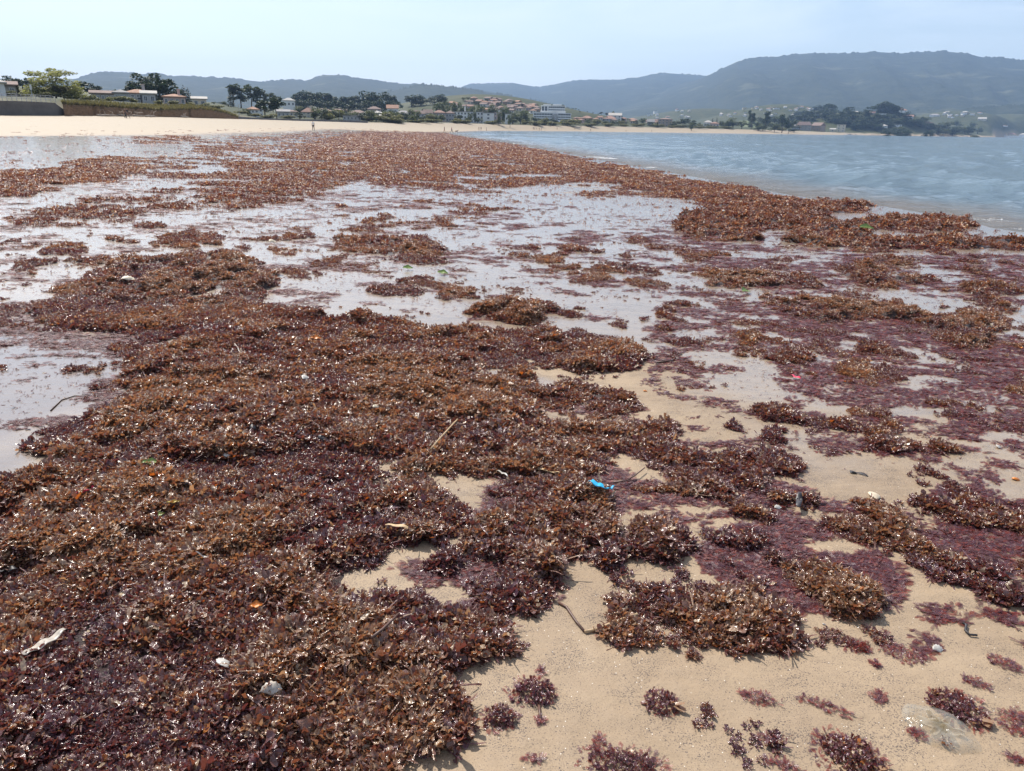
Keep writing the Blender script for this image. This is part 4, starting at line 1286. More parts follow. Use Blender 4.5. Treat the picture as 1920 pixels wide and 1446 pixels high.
TREE = {}
for kind, nvar in (('pine', 4), ('eucalyptus', 3), ('round', 4), ('oak', 4), ('cypress', 2), ('scrub', 3), ('willow', 1)):
    TREE[kind] = [make_tree_data(kind, 100 + 17 * i + len(kind)) for i in range(nvar)]
TREE_NAME = {'pine': 'pine_tree', 'eucalyptus': 'eucalyptus_tree', 'round': 'leafy_tree', 'oak': 'evergreen_tree', 'cypress': 'cypress_tree', 'scrub': 'shrub', 'willow': 'willow_tree'}
_tc = [0]
TREEH = {}
def tree(kind, px, py_top, width_px, dist, label, group=None, foot=0.0, base_py=None):
    """a tree standing on the land at that distance, its top at that pixel row, its crown that many pixels wide"""
    if base_py is not None:
        dist = slope_hit(px, base_py, dist)
    c = polar(px, dist)
    g = gz(c[0], c[1])
    h = max(z_at(px, py_top, dist) - g, 1.2)
    w = width_px * dist / FPX
    v = TREE[kind][_tc[0] % len(TREE[kind])]
    _tc[0] += 1
    root = empty(TREE_NAME[kind], (c[0], c[1], g - foot), random.uniform(0, 6.28))
    sx = w / v[2]
    if kind not in ('scrub',):
        sx = min(max(sx, 0.35 * h), 2.2 * h)
    root.scale = (sx, sx, h + foot)
    link(bpy.data.objects.new('crown', v[0]), root)
    link(bpy.data.objects.new('trunk', v[1]), root)
    if group and kind != 'scrub':
        sz = 'tall ' if h > 1.15 * TREEH.setdefault(group, h) else ('low ' if h < 0.85 * TREEH[group] else '')
        br = 'broad ' if w > 1.25 * h else ('slim ' if w < 0.8 * h else '')
        sp = {'oak': 'full crowned ', 'pine': 'flat topped ', 'round': 'round ', 'scrub': ''}.get(kind, '')
        label = sz + br + sp + label
    tag(root, label, 'shrub' if kind == 'scrub' else 'tree', group)
    return root
# ------------------------------------------------------------------ sea wall, railing, dune bank
def mat_wall():
    s = NT('shaded_sea_wall_stone')
    P = s.obj()
    n = s.noise(P, 0.35, 5, 0.65); n2 = s.noise(P, 2.5, 4, 0.7)
    br = s.n('TexBrick', ins={'Vector': s.scale(P, (1, 1, 1), (math.pi / 2, 0, 0)), 'Scale': 1.0, 'Mortar Size': 0.02, 'Brick Width': 1.1, 'Row Height': 0.5})
    br.inputs['Color1'].default_value = (0.085, 0.078, 0.075, 1); br.inputs['Color2'].default_value = (0.12, 0.11, 0.10, 1); br.inputs['Mortar'].default_value = (0.09, 0.085, 0.08, 1)  # stone tones darkened to carry the shade on the wall's seaward face
    c = s.mix(s.rng(n, 0.35, 0.7, 0, 0.7), br.outputs['Color'], (0.16, 0.145, 0.135))
    c = s.mix(s.rng(n2, 0.5, 0.8, 0, 0.6), c, (0.07, 0.065, 0.06))
    return s.done(s.bsdf(Base_Color=c, Roughness=0.85, Normal=s.bump(n2, 0.5, 0.1)))
M_SEAWALL = mat_wall()
def strip_wall(name, pxs, dists, py_top, thick, mat, base_drop=0.6, cap=None, parent=None):
    pts = [polar(p, q) for p, q in zip(pxs, dists)]
    tops = [z_at(p, y, q) for p, y, q in zip(pxs, py_top, dists)]
    m = MB()
    vs = []; fs = []
    for i, (p, zt) in enumerate(zip(pts, tops)):
        r = np.linalg.norm(p); o = p / r * thick
        b = gz(p[0], p[1]) - base_drop
        vs += [(p[0], p[1], b), (p[0] + o[0] * .12, p[1] + o[1] * .12, zt), (p[0] + o[0], p[1] + o[1], zt), (p[0] + o[0], p[1] + o[1], b)]
    n = len(pts)
    for i in range(n - 1):
        a, b = 4 * i, 4 * i + 4
        fs += [(a, b, b + 1, a + 1), (a + 1, b + 1, b + 2, a + 2), (a + 2, b + 2, b + 3, a + 3)]
    fs += [(0, 1, 2, 3), (4 * n - 1, 4 * n - 2, 4 * n - 3, 4 * n - 4)]
    m.add(vs, fs)
    return m.build(name, mat, parent)
_wp = [-260, -180, -100, -50, 0, 30, 60, 90, 108, 122, 134]
_wd = [float(np.interp(p, [q[0] for q in BACK_D], [q[1] for q in BACK_D])) - 1.0 for p in _wp]
_wt = [182, 184, 187, 188, 189, 189.5, 190.5, 192, 193, 205, 216]
wall_root = empty('sea_wall', tuple(polar(30, 150)) + (2.0,))
tag(wall_root, 'long shaded stone sea wall with a metal railing along its top', 'wall')
w = strip_wall('stonework', _wp, _wd, _wt, 0.8, M_SEAWALL)
w.parent = wall_root; w.matrix_parent_inverse = Matrix.Translation(-wall_root.location)
def put(o, root):
    o.parent = root
    o.matrix_parent_inverse = Matrix.Translation(-Vector(root.location))
rail_pts = []
_post = MB().tube([(0, 0, 0), (0, 0, 1.08)], 0.045, 6).build('post', M_POLE); _pd = _post.data; bpy.data.objects.remove(_post)
for px in np.arange(-250, 112, 9.0):
    dd = float(np.interp(px, _wp, _wd)) + 0.4
    c = polar(px, dd); zt = z_at(px, float(np.interp(px, _wp, _wt)), dd)
    o = link(bpy.data.objects.new('post', _pd)); o.location = (c[0], c[1], zt - 0.02); put(o, wall_root)
    rail_pts.append(Vector((c[0], c[1], zt)))
for hh in (0.45, 0.78, 1.08):
    put(MB().tube([p + Vector((0, 0, hh)) for p in rail_pts], 0.035, 5).build('rail', M_POLE), wall_root)

def mat_bank():
    s = NT('dune_bank')
    P = s.pos()
    g = s.attr('grass').outputs['Fac']
    n = s.noise(P, 0.5, 5, 0.7); n2 = s.noise(s.scale(P, (1, 1, 2.5)), 1.6, 4, 0.65)
    soil = s.ramp(n2, [(0.3, (0.13, 0.075, 0.042)), (0.5, (0.21, 0.125, 0.07)), (0.75, (0.31, 0.20, 0.115))])
    grass = s.ramp(n, [(0.3, (0.07, 0.068, 0.03)), (0.6, (0.13, 0.115, 0.055)), (0.8, (0.22, 0.18, 0.10))])
    return s.done(s.bsdf(Base_Color=s.mix(g, soil, grass), Roughness=0.95, Specular_IOR_Level=0.1, Normal=s.bump(n2, 0.8, 0.25)))
_pp = np.arange(122, 452, 2.0)
_foot = np.interp(_pp, [122, 300, 380, 440, 452], [217, 219.5, 221, 223, 223.5]); _lip = np.interp(_pp, [122, 180, 300, 345, 380, 410, 430, 452], [196, 199, 207, 206, 205, 209, 214, 223]); _topy = np.interp(_pp, [122, 180, 240, 300, 360, 400, 430, 452], [191, 192, 196, 199, 198, 204, 211, 222.5])
V = []; G = []
for k, px in enumerate(_pp):
    dd = float(np.interp(px, [q[0] for q in BACK_D], [q[1] for q in BACK_D])) - 2.0 + 1.6 * (fbm(np.array([px / 9.0]), np.array([0.0]), 3, 3)[0] - 0.5) * 2
    h = azim(px)
    zf = gz(*(h * dd)) - 0.3; zl = z_at(px, _lip[k] + RS.normal(0, .5), dd + 1.6); zt = z_at(px, _topy[k], dd + 12)
    rows = [(0, zf, 0), (0.35, zf + (zl - zf) * 0.35, 0), (0.9, zf + (zl - zf) * 0.7, 0.0), (1.0 + RS.rand() * .5, zl, 0.2), (1.7, zl + 0.15, 1.0), (5, zl + (zt - zl) * 0.4, 1), (12, zt, 1), (22, zt + 0.1, 1), (34, gz(*(h * (dd + 34))) - 0.5, 1)]
    for q, zz, g in rows:
        V.append((h[0] * (dd + q), h[1] * (dd + q), zz + (0.22 * (RS.rand() - .5) if 0 < q < 20 else 0))); G.append(g)
nrw = 9; ncl = len(_pp)
i, j = np.meshgrid(np.arange(ncl - 1), np.arange(nrw - 1), indexing='ij')
q = (i * nrw + j).ravel()
M_BANK = mat_bank()
bank = mesh_np('dune_bank', np.array(V), np.stack([q, q + nrw, q + nrw + 1, q + 1], -1), M_BANK, attrs={'grass': np.array(G)})
tag(bank, kind='structure')
# marram grass on the bank
bv = np.array(V).reshape(ncl, nrw, 3)
gv = []; gf = []; gl = []
b = 0
for _ in range(9000):
    a = RS.rand() * (ncl - 2); c = 3.2 + RS.rand() ** 1.5 * 3.4
    i0, j0 = int(a), int(c); fa, fc = a - i0, c - j0
    P0 = (bv[i0, j0] * (1 - fa) + bv[i0 + 1, j0] * fa) * (1 - fc) + (bv[i0, j0 + 1] * (1 - fa) + bv[i0 + 1, j0 + 1] * fa) * fc
    hgt = RS.uniform(0.25, 0.7); an = RS.rand() * 6.28; ww = RS.uniform(0.06, 0.16)
    dx, dy = math.cos(an) * ww, math.sin(an) * ww
    lx, ly = RS.normal(0, .2), RS.normal(0, .2)
    gv += [P0 + (-dx, -dy, 0), P0 + (dx, dy, 0), P0 + (lx, ly, hgt)]
    gf.append((b, b + 1, b + 2)); gl += [RS.rand()] * 3; b += 3
L_GRASS = mat_leaf('dune_grass', (0.09, 0.08, 0.035), (0.27, 0.215, 0.115), 0.3)
tag(mesh_np('dune_grass', np.array(gv), np.array(gf), L_GRASS, smooth=False, attrs={'lf': np.array(gl)}), 'dry yellow green grass along the top of the dune bank', 'grass', kind='stuff')
# driftwood at the foot of the bank
M_DRIFT = mat_plain('bleached_wood', (0.40, 0.33, 0.27), 0.15, 4.0)
for (px, py, ln, lab) in [(203, 218, 3.6, 'pale branched driftwood log at the foot of the bank, nearest the sea wall'), (236, 217, 2.6, 'pale driftwood branch at the bank foot behind the walking pair'), (262, 218, 2.4, 'forked driftwood branch under the bank between the walking pair and the bungalow'),
                          (285, 219, 4.2, 'long tangled driftwood branch at the bank foot below the tiled bungalow'), (348, 224, 2.0, 'short dark driftwood log lying out on the dry sand')]:
    dd = float(np.interp(px, [q[0] for q in BACK_D], [q[1] for q in BACK_D])) - 5.0
    c = polar(px, dd); g = gz(c[0], c[1])
    m = MB(); pts = []; an = RS.normal(0, .5)
    for k in range(6):
        u = k / 5 - 0.5
        pts.append((u * ln, 0.25 * math.sin(u * 5 + an), 0.18 + 0.18 * RS.rand()))
    m.tube(pts, [0.2, 0.19, 0.16, 0.13, 0.1, 0.05], 7)
    for k in range(4):
        s0 = Vector(pts[1 + k]); m.tube([s0, s0 + Vector((RS.normal(0, .4), RS.normal(0, .3), 0.35 + .3 * RS.rand())), s0 + Vector((RS.normal(0, .8), RS.normal(0, .5), 0.6 + 0.6 * RS.rand()))], [0.08, 0.05, 0.02], 5)
    o = m.build('driftwood', M_DRIFT, None, True); o.location = (c[0], c[1], g - 0.05); o.rotation_euler = (0, 0, -math.atan2(c[0], c[1]) + RS.normal(0, .4))
    tag(o, lab, 'driftwood')
# low dark wall behind the beach
_lp = [446, 480, 520, 560, 600, 640, 690]
_ld = [float(np.interp(p, [q[0] for q in BACK_D], [q[1] for q in BACK_D])) for p in _lp]
lw = strip_wall('promenade_wall', _lp, _ld, [218.5, 221, 222.5, 223.5, 224.5, 225.5, 227.5], 0.5, mat_plain('dark_wall', (0.13, 0.125, 0.13), 0.2, 0.8))
tag(lw, 'low dark grey wall along the back of the beach below the pine', 'wall')

# ------------------------------------------------------------------ houses
house(240, 291, 176, 169, 222, 'two storey house with orange hipped roof behind the dune bank', W_GREY, R_ORANGE, wins=(5, 2), chimney=True, door=True)
house(221, 246, 182, 177, 214, 'low grey annex with pale roof at the side of the two storey house', W_GREY, R_GREY, wins=(3, 1))
house(272, 298, 189, 184, 212, 'small grey wing below the orange roofed two storey house', W_GREY, R_PALE, kind='gable', wins=(2, 1))
house(311, 353, 193, 186, 236, 'bungalow with wide orange tiled roof on the dune', W_PINK, R_ORANGE, wins=(4, 1), chimney=True)
house(364, 392, 199, 193, 252, 'pale roofed cottage half hidden by the dune grass', W_CREAM, R_PALE, wins=(2, 1), kind='gable')
house(178, 221, 184, 179, 235, 'long low stone house beside the willow tree', W_STONE, R_BROWN, wins=(5, 1), kind='gable')
house(17, 31, 177, 171, 185, 'small stone house above the sea wall', W_STONE, R_BROWN, wins=(2, 1), kind='gable')
house(-6, 8, 178, 170, 168, 'small white kiosk on the promenade at the picture edge', W_WHITE, R_PALE, kind='hip', wins=(1, 1), cat='kiosk', name='kiosk')
house(464, 488, 208, 201, 285, 'house with orange roof beside the round dark bush', W_WHITE, R_ORANGE, wins=(3, 2))
house(478, 496, 204, 199, 310, 'white house with pale roof behind the forked pine', W_WHITE, R_PALE, wins=(2, 2))
house(520, 545, 211, 206, 330, 'grey house just past the forked pine', W_GREY, R_GREY, wins=(3, 1), kind='gable')
house(533, 556, 189, 184, 560, 'white house high up at the edge of the dark pine wood', W_WHITE, R_PALE, wins=(3, 2))
house(528, 560, 215, 210, 345, 'low cream house behind the promenade wall', W_CREAM, R_BROWN, wins=(4, 1))
house(566, 593, 211, 203, 370, 'cream house with pink hipped roof behind the lone walker', W_CREAM, R_RED, wins=(3, 2), chimney=True)
house(588, 628, 210, 204, 400, 'broad beige house with pale brown roof under the pine wood', W_CREAM, R_BROWN, wins=(5, 2))
house(630, 655, 209, 205, 410, 'grey gabled house right of the broad beige house', W_GREY, R_BROWN, kind='gable', wins=(3, 2))
house(643, 678, 222, 219, 352, 'low flat roofed beach bar with dark openings at the back of the beach', W_GREY, R_GREY, kind='flat', wins=(5, 1), name='beach_bar', cat='bar')
house(655, 690, 213, 207, 430, 'grey tiled house above the flat roofed beach bar', W_PINK, R_BROWN, wins=(4, 2))
house(684, 722, 213, 208, 440, 'long grey house with pale roof behind the green scrub', W_GREY, R_PALE, wins=(5, 2))
house(712, 733, 221, 216, 392, 'small pale yellow gabled shed in the scrub', W_CREAM, R_PALE, kind='gable', wins=(2, 1), name='shed', cat='shed')
house(726, 748, 204, 197, 520, 'white gabled house standing high above the village roofs', W_WHITE, R_ORANGE, kind='gable', wins=(2, 2), depth=7)
house(738, 776, 214, 208, 455, 'wide pinkish house with arched grey roof line', W_PINK, R_GREY, wins=(5, 2))
house(690, 716, 205, 200, 560, 'brown roofed house at the foot of the wood', W_PINK, R_BROWN, wins=(3, 2))
house(776, 797, 214, 208, 470, 'grey house partly behind the light green tree', W_GREY, R_BROWN, wins=(3, 2), kind='gable')
house(794, 812, 213, 206, 480, 'white house with steep gable right of the light green tree', W_WHITE, R_BROWN, wins=(2, 2), kind='gable')
house(812, 836, 212, 207, 482, 'pink house with a row of upper windows in the seafront terrace', W_PINK, R_RED, wins=(4, 2))
house(835, 853, 213, 208, 488, 'grey terrace house between the pink house and the long pale block', W_GREY, R_BROWN, wins=(3, 2))
house(790, 822, 222, 219, 445, 'low white flat roofed building in front of the seafront terrace', W_WHITE, R_PALE, kind='flat', wins=(4, 1))
house(851, 906, 210, 208.5, 505, 'long pale flat roofed block on the seafront', W_WHITE, R_GREY, kind='flat', wins=(9, 3), depth=12, name='apartment_block', cat='building')
house(904, 927, 212, 210.5, 500, 'plain white windowless end block on the seafront', W_WHITE, R_GREY, kind='flat', wins=(1, 3), depth=14, name='apartment_block', cat='building')
house(926, 941, 211, 209.5, 508, 'mauve grey block joined to the plain white end block', W_PINK, R_GREY, kind='flat', wins=(3, 3), depth=12, name='apartment_block', cat='building')
house(946, 959, 214, 211, 540, 'small white flat roofed house among trees left of the white hotel', W_WHITE, R_PALE, kind='flat', wins=(2, 1))
house(1140, 1164, 217, 212, 740, 'white gabled house on the rise above the pink roofs', W_WHITE, R_PALE, kind='gable', wins=(3, 2))
house(1233, 1259, 224, 221.5, 790, 'brown apartment house with white balconies right of centre', W_BROWN, R_BROWN, kind='hip', wins=(4, 3), name='apartment_house', cat='building')
house(1212, 1226, 229, 224, 780, 'small grey steep gabled house beside the brown apartment house', W_GREY, R_GREY, kind='gable', wins=(2, 2))
house(1318, 1334, 230, 226, 910, 'white house with low roof by the two tall cypresses', W_WHITE, R_PALE, wins=(3, 1))
house(1330, 1347, 232, 229, 905, 'pink walled low house next to the two tall cypresses', W_PINK, R_RED, wins=(3, 1))
house(1495, 1516, 235, 228.5, 1135, 'tall stone house with steep roof at the end of the beach', W_STONE, R_BROWN, kind='gable', wins=(3, 2), chimney=True, yaw=0.5)
house(1483, 1497, 238, 234, 1130, 'low grey glazed house against the stone house', W_GREY, R_GREY, wins=(3, 1))
house(1523, 1543, 236, 230, 1165, 'pale brown gabled house right of the stone house', W_BROWN, R_BROWN, kind='gable', wins=(2, 2), yaw=-0.6)
house(1568, 1583, 234, 233, 1225, 'cream square tower on the headland shore', W_CREAM, R_PALE, kind='flat', wins=(2, 3), depth=10, over=0.2, name='tower', cat='tower')
house(1555, 1566, 243, 240.5, 1200, 'little cream boat house at the end of the beach', W_CREAM, R_PALE, kind='gable', wins=(1, 1))
house(1627, 1660, 236, 232.5, 1330, 'wide low white villa above the headland lawn', W_WHITE, R_PALE, wins=(5, 1), base_py=239.5)
house(1640, 1652, 233, 231.5, 1345, 'upper storey block behind the wide low villa', W_CREAM, R_PALE, kind='flat', wins=(3, 2), base_py=236.5)
house(1591, 1608, 211, 208.5, 1480, 'white house at the top of the headland among dark trees', W_WHITE, R_PALE, kind='hip', wins=(3, 2), base_py=214.5)
house(1620, 1634, 212, 209, 1495, 'pink walled house near the crest of the headland', W_PINK, R_RED, kind='gable', wins=(2, 2), base_py=215.5)
house(1641, 1655, 213, 210.5, 1500, 'pale flat roofed house right of the pink walled house on the headland', W_WHITE, R_PALE, kind='flat', wins=(2, 2), base_py=216.5)
house(1667, 1692, 207, 203.5, 1560, 'white house with broad orange roof on the crest of the headland', W_WHITE, R_ORANGE, kind='hip', wins=(4, 2), base_py=210.5)
house(1688, 1706, 219, 215.5, 1540, 'white gabled house with pink front halfway up the headland', W_WHITE, R_RED, kind='gable', wins=(2, 2), base_py=222.5)
house(1737, 1754, 216, 213.5, 1700, 'white house right of the halfway gabled house on the headland', W_WHITE, R_GREY, wins=(3, 2), base_py=219.5)
house(1668, 1687, 234, 231.5, 1440, 'long white house low on the headland slope', W_WHITE, R_PALE, wins=(4, 1), kind='flat', base_py=237.5)
house(1727, 1746, 232, 228.5, 1530, 'pinkish house low on the headland above the rocks', W_PINK, R_BROWN, wins=(3, 2), base_py=235.5)
house(1828, 1842, 223, 220, 1800, 'cream house above the last dark trees of the headland', W_CREAM, R_PALE, wins=(3, 1), kind='gable', base_py=226.5)
house(1868, 1884, 252, 249, 2345, 'white harbour house behind the pier', W_WHITE, R_RED, wins=(3, 1))
house(1888, 1904, 252, 250, 2345, 'cream harbour shed in the middle of the pier', W_CREAM, R_RED, wins=(3, 1))
house(1912, 1930, 252.5, 250, 2345, 'white harbour shed at the picture edge by the pier', W_WHITE, R_PALE, wins=(3, 1))

ZONE.update({'houses on the hillside left of the hotel': (192, 200), 'rows of houses right of the hotel': (221, 225), 'far village left of the headland': (205, 211), 'far village behind the headland': (212, 216), 'scattered houses on the mountain foot': (210, 216), 'edge of the far village': (212, 215)})
TINY.update({k: 'tiny ' for k in list(ZONE)[2:]})
# brown roofed houses climbing the hillside left of the hotel
rsv = np.random.RandomState(77)
for k in range(46):
    px = rsv.uniform(838, 1000); u = rsv.rand()
    lo = np.interp(px, [838, 900, 1000], [203, 207, 211]); hi = np.interp(px, [838, 870, 900, 930, 960, 1000], [190, 183, 181, 185, 190, 197])
    py = lo + (hi - lo) * u
    house(px, px + rsv.uniform(9, 15), py, py - rsv.uniform(2, 3.4), 640 + 260 * u, 'on the hillside left of the hotel', [W_PINK, W_CREAM, W_BROWN, W_WHITE][rsv.randint(4)], [R_BROWN, R_RED, R_BROWN, R_ORANGE][rsv.randint(4)],
          kind=['hip', 'gable'][rsv.randint(2)], wins=(2, 1), group='houses on the hillside left of the hotel', yaw=rsv.normal(0, .4), base_py=py + 6)
# low pink roofs right of the hotel
for k in range(26):
    px = rsv.uniform(1068, 1230); u = rsv.rand()
    py = np.interp(px, [1068, 1150, 1230], [226, 228, 231]) - u * np.interp(px, [1068, 1120, 1230], [9, 8, 5])
    house(px, px + rsv.uniform(9, 16), py, py - rsv.uniform(1.5, 2.8), 680 + 130 * u + (px - 1068) * 0.5, 'in the rows right of the hotel', [W_PINK, W_CREAM, W_BROWN, W_GREY][rsv.randint(4)], [R_RED, R_BROWN, R_RED, R_ORANGE][rsv.randint(4)],
          kind=['hip', 'gable'][rsv.randint(2)], wins=(2, 1), group='rows of houses right of the hotel', yaw=rsv.normal(0, .3), base_py=py + 5)
# tiny white houses on the far slopes
for (a, b, y0, y1, dist, n, lab, grp) in [(1385, 1548, 216, 200, 1880, 42, 'in the village left of the headland', 'far village left of the headland'),
                                          (1752, 1826, 219, 209, 2330, 22, 'in the village behind the headland', 'far village behind the headland'),
                                          (1195, 1290, 222, 204, 2250, 16, 'on the hazy mountain foot', 'scattered houses on the mountain foot'), (1340, 1392, 218, 210, 1930, 8, 'at the edge of the far village', 'edge of the far village')]:
    for k in range(n):
        px = rsv.uniform(a, b); u = rsv.rand(); py = y0 + (y1 - y0) * u
        house(px, px + rsv.uniform(4, 7.5), py, py - rsv.uniform(0.8, 1.5), dist + 160 * u - 60, lab, [W_WHITE, W_WHITE, W_CREAM, W_WHITE][rsv.randint(4)], [R_PALE, R_RED, R_GREY, R_PALE][rsv.randint(4)], kind=['hip', 'gable', 'flat'][rsv.randint(3)], group=grp,
              yaw=rsv.normal(0, .6), base_py=py + 3)

# the white hotel: stepped blocks with balconies
def hotel():
    dist = 640
    c = polar(1034, dist); face = math.atan2(c[0], c[1]); g = gz(c[0], c[1])
    k = dist / FPX
    root = empty('hotel', (c[0], c[1], g - 1), -face)
    Zp = lambda py: z_at(1034, py, dist) - g + 1
    Xp = lambda px: (px - 1034) * k
    def block(nm, x0, x1, py, d0, d1, zb=0.0):
        h = Zp(py) - zb
        o = MB().box(((Xp(x0) + Xp(x1)) / 2, (d0 + d1) / 2, zb + h / 2), (Xp(x1) - Xp(x0), d1 - d0, h)).box(((Xp(x0) + Xp(x1)) / 2, (d0 + d1) / 2, zb + h + 0.2), (Xp(x1) - Xp(x0) + 0.5, d1 - d0 + 0.5, 0.4)).build(nm, W_WHITE, root)
        return o
    block('wing', 1001, 1034, 212, 0, 14); block('wing', 1044, 1068, 213, 0.3, 14)
    block('lower_storeys', 1014, 1058, 209, 3, 16)
    block('tower_storeys', 1014.5, 1057, 198.5, 6, 18, Zp(209) + 0.42)
    block('roof_house', 1019, 1031, 196, 8, 14, Zp(198.5) + 0.42); block('roof_house', 1036, 1050, 196.3, 8, 14, Zp(198.5) + 0.42)
    MB().box((Xp(1040.5), 0.6, Zp(214) / 2), (Xp(1043.5) - Xp(1037.5), 1.6, Zp(214))).build('stair_shaft', W_GREY, root)
    def bay(x0, x1, y, py, nx):
        for i in range(nx):
            window(root, Xp(x0) + (Xp(x1) - Xp(x0)) * (i + .5) / nx, y, Zp(py), 1.9, 1.7)
    for py in (201.5, 205.7):
        bay(1015, 1026, 6, py, 2); bay(1028, 1056, 6, py, 8)
        sl = MB().box(((Xp(1028) + Xp(1056)) / 2, 5.4, Zp(py) - 1.25), (Xp(1056) - Xp(1028), 1.2, 0.18)).build('balcony', W_WHITE, root)
        MB().box(((Xp(1028) + Xp(1056)) / 2, 4.83, Zp(py) - 0.75), (Xp(1056) - Xp(1028), 0.06, 0.8)).build('balustrade', W_WHITE, sl)
    for py in (215.3, 219.6, 224):
        bay(1002, 1035, 0, py, 7); bay(1045, 1067, 0.3, py, 5)
        for x0, x1, yy in ((1002, 1034, -0.6), (1045, 1067.5, -0.3)):
            sl = MB().box(((Xp(x0) + Xp(x1)) / 2, yy, Zp(py) - 1.25), (Xp(x1) - Xp(x0), 1.2, 0.18)).build('balcony', W_WHITE, root)
            MB().box(((Xp(x0) + Xp(x1)) / 2, yy - 0.57, Zp(py) - 0.75), (Xp(x1) - Xp(x0), 0.06, 0.8)).build('balustrade', W_WHITE, sl)
    for i in range(3):
        aw = MB().add([(Xp(1046) + i * 3, -0.6, Zp(226.2)), (Xp(1046) + i * 3 + 2.4, -0.6, Zp(226.2)), (Xp(1046) + i * 3 + 2.4, -2.4, Zp(228)), (Xp(1046) + i * 3, -2.4, Zp(228)), (Xp(1046) + i * 3, -0.6, Zp(226.2) - .1), (Xp(1046) + i * 3 + 2.4, -0.6, Zp(226.2) - .1), (Xp(1046) + i * 3 + 2.4, -2.4, Zp(228) - .1), (Xp(1046) + i * 3, -2.4, Zp(228) - .1)],
                      [(0, 1, 2, 3), (7, 6, 5, 4), (0, 3, 7, 4), (1, 5, 6, 2), (2, 6, 7, 3), (0, 4, 5, 1)]).build('awning', W_WHITE, root)
    tag(root, 'large white stepped hotel with balconies standing behind the far beach', 'hotel')
hotel()
# chimney pole by the pale block, lamp posts
def pole(px, py_top, dist, rad, label, arm=False, panel=False, mat=M_POLE):
    c = polar(px, dist); g = gz(c[0], c[1]); h = z_at(px, py_top, dist) - g
    root = empty('lamp_post' if arm else 'sign_post', (c[0], c[1], g), -math.atan2(c[0], c[1]))
    MB().tube([(0, 0, -0.3), (0, 0, h)], [rad * 1.2, rad * 0.8], 8).build('pole', mat, root)
    if arm:
        MB().tube([(0, 0, h - 0.1), (0.6, 0, h + 0.15), (1.2, 0, h + 0.15)], rad * 0.5, 6).build('arm', mat, root)
        MB().box((1.35, 0, h + 0.12), (0.6, 0.25, 0.14)).build('lamp_head', M_FRAME, root)
    if panel:
        MB().box((0, -rad - 0.05, h - 0.45), (0.32, 0.06, 0.9)).build('panel', W_WHITE, root)
    tag(root, label, 'lamp post' if arm else 'post')
pole(68, 159, 172, 0.07, 'thin pole with a small white panel above the sea wall', panel=True)
pole(450, 196, 252, 0.07, 'slim lamp post standing at the end of the dune', arm=True)
pole(872, 200, 512, 0.45, 'tall white chimney pole behind the long pale block', mat=W_WHITE)
pole(638, 206, 370, 0.08, 'slim lamp post behind the beach right of the lone walker', arm=True)
pole(1160, 222, 720, 0.1, 'far lamp post behind the beach right of the hotel', arm=True)

# pier, rocks on the headland shore
pc = polar(1895, 2310); face = math.atan2(pc[0], pc[1])
pier = MB().box((0, 0, 0.9), (170, 9, 3.4)).box((0, -3.6, 2.9), (170, 0.8, 0.7)).box((-83, 0, 3.2), (4, 9, 1.2)).build('pier', W_WHITE)
pier.location = (pc[0], pc[1], 0); pier.rotation_euler = (0, 0, -face + 0.12)
tag(pier, 'long white harbour pier at the water under the mountain', 'pier')
M_ROCK = mat_plain('shore_rock', (0.23, 0.21, 0.20), 0.25, 0.4)
def rock_mesh(seed):
    rs = np.random.RandomState(seed)
    me = bpy.data.meshes.new('rock')
    import bmesh
    bm = bmesh.new(); bmesh.ops.create_icosphere(bm, subdivisions=2, radius=1)
    for v in bm.verts:
        n = 0.75 + 0.5 * float(vn(np.array([v.co.x * 1.7 + seed]), np.array([v.co.y * 1.7 + v.co.z * 2.1]), seed)[0])
        v.co *= n; v.co.z *= 0.6
    bm.to_mesh(me); bm.free(); me.materials.append(M_ROCK)
    return me
RK = [rock_mesh(k) for k in range(4)]
for k in range(46):
    px = rsv.uniform(1580, 1842); dd = float(np.interp(px, [q[0] for q in FAR], [q[1] for q in FAR])) + rsv.uniform(-4, 16)
    c = polar(px, dd); o = link(bpy.data.objects.new('rock', RK[k % 4])); s_ = rsv.uniform(1.2, 3.4)
    o.location = (c[0], c[1], rsv.uniform(-0.3, 0.6)); o.scale = (s_ * 1.6, s_, s_ * 0.8); o.rotation_euler = (0, 0, rsv.uniform(0, 6))
    tag(o, ('large ' if s_ > 2.6 else 'small ' if s_ < 1.8 else '') + 'grey rock on the waterline below ' + ('the villa lawn' if px < 1670 else 'the middle of the headland' if px < 1760 else 'the last headland trees'), 'rock', 'rocks along the headland shore')

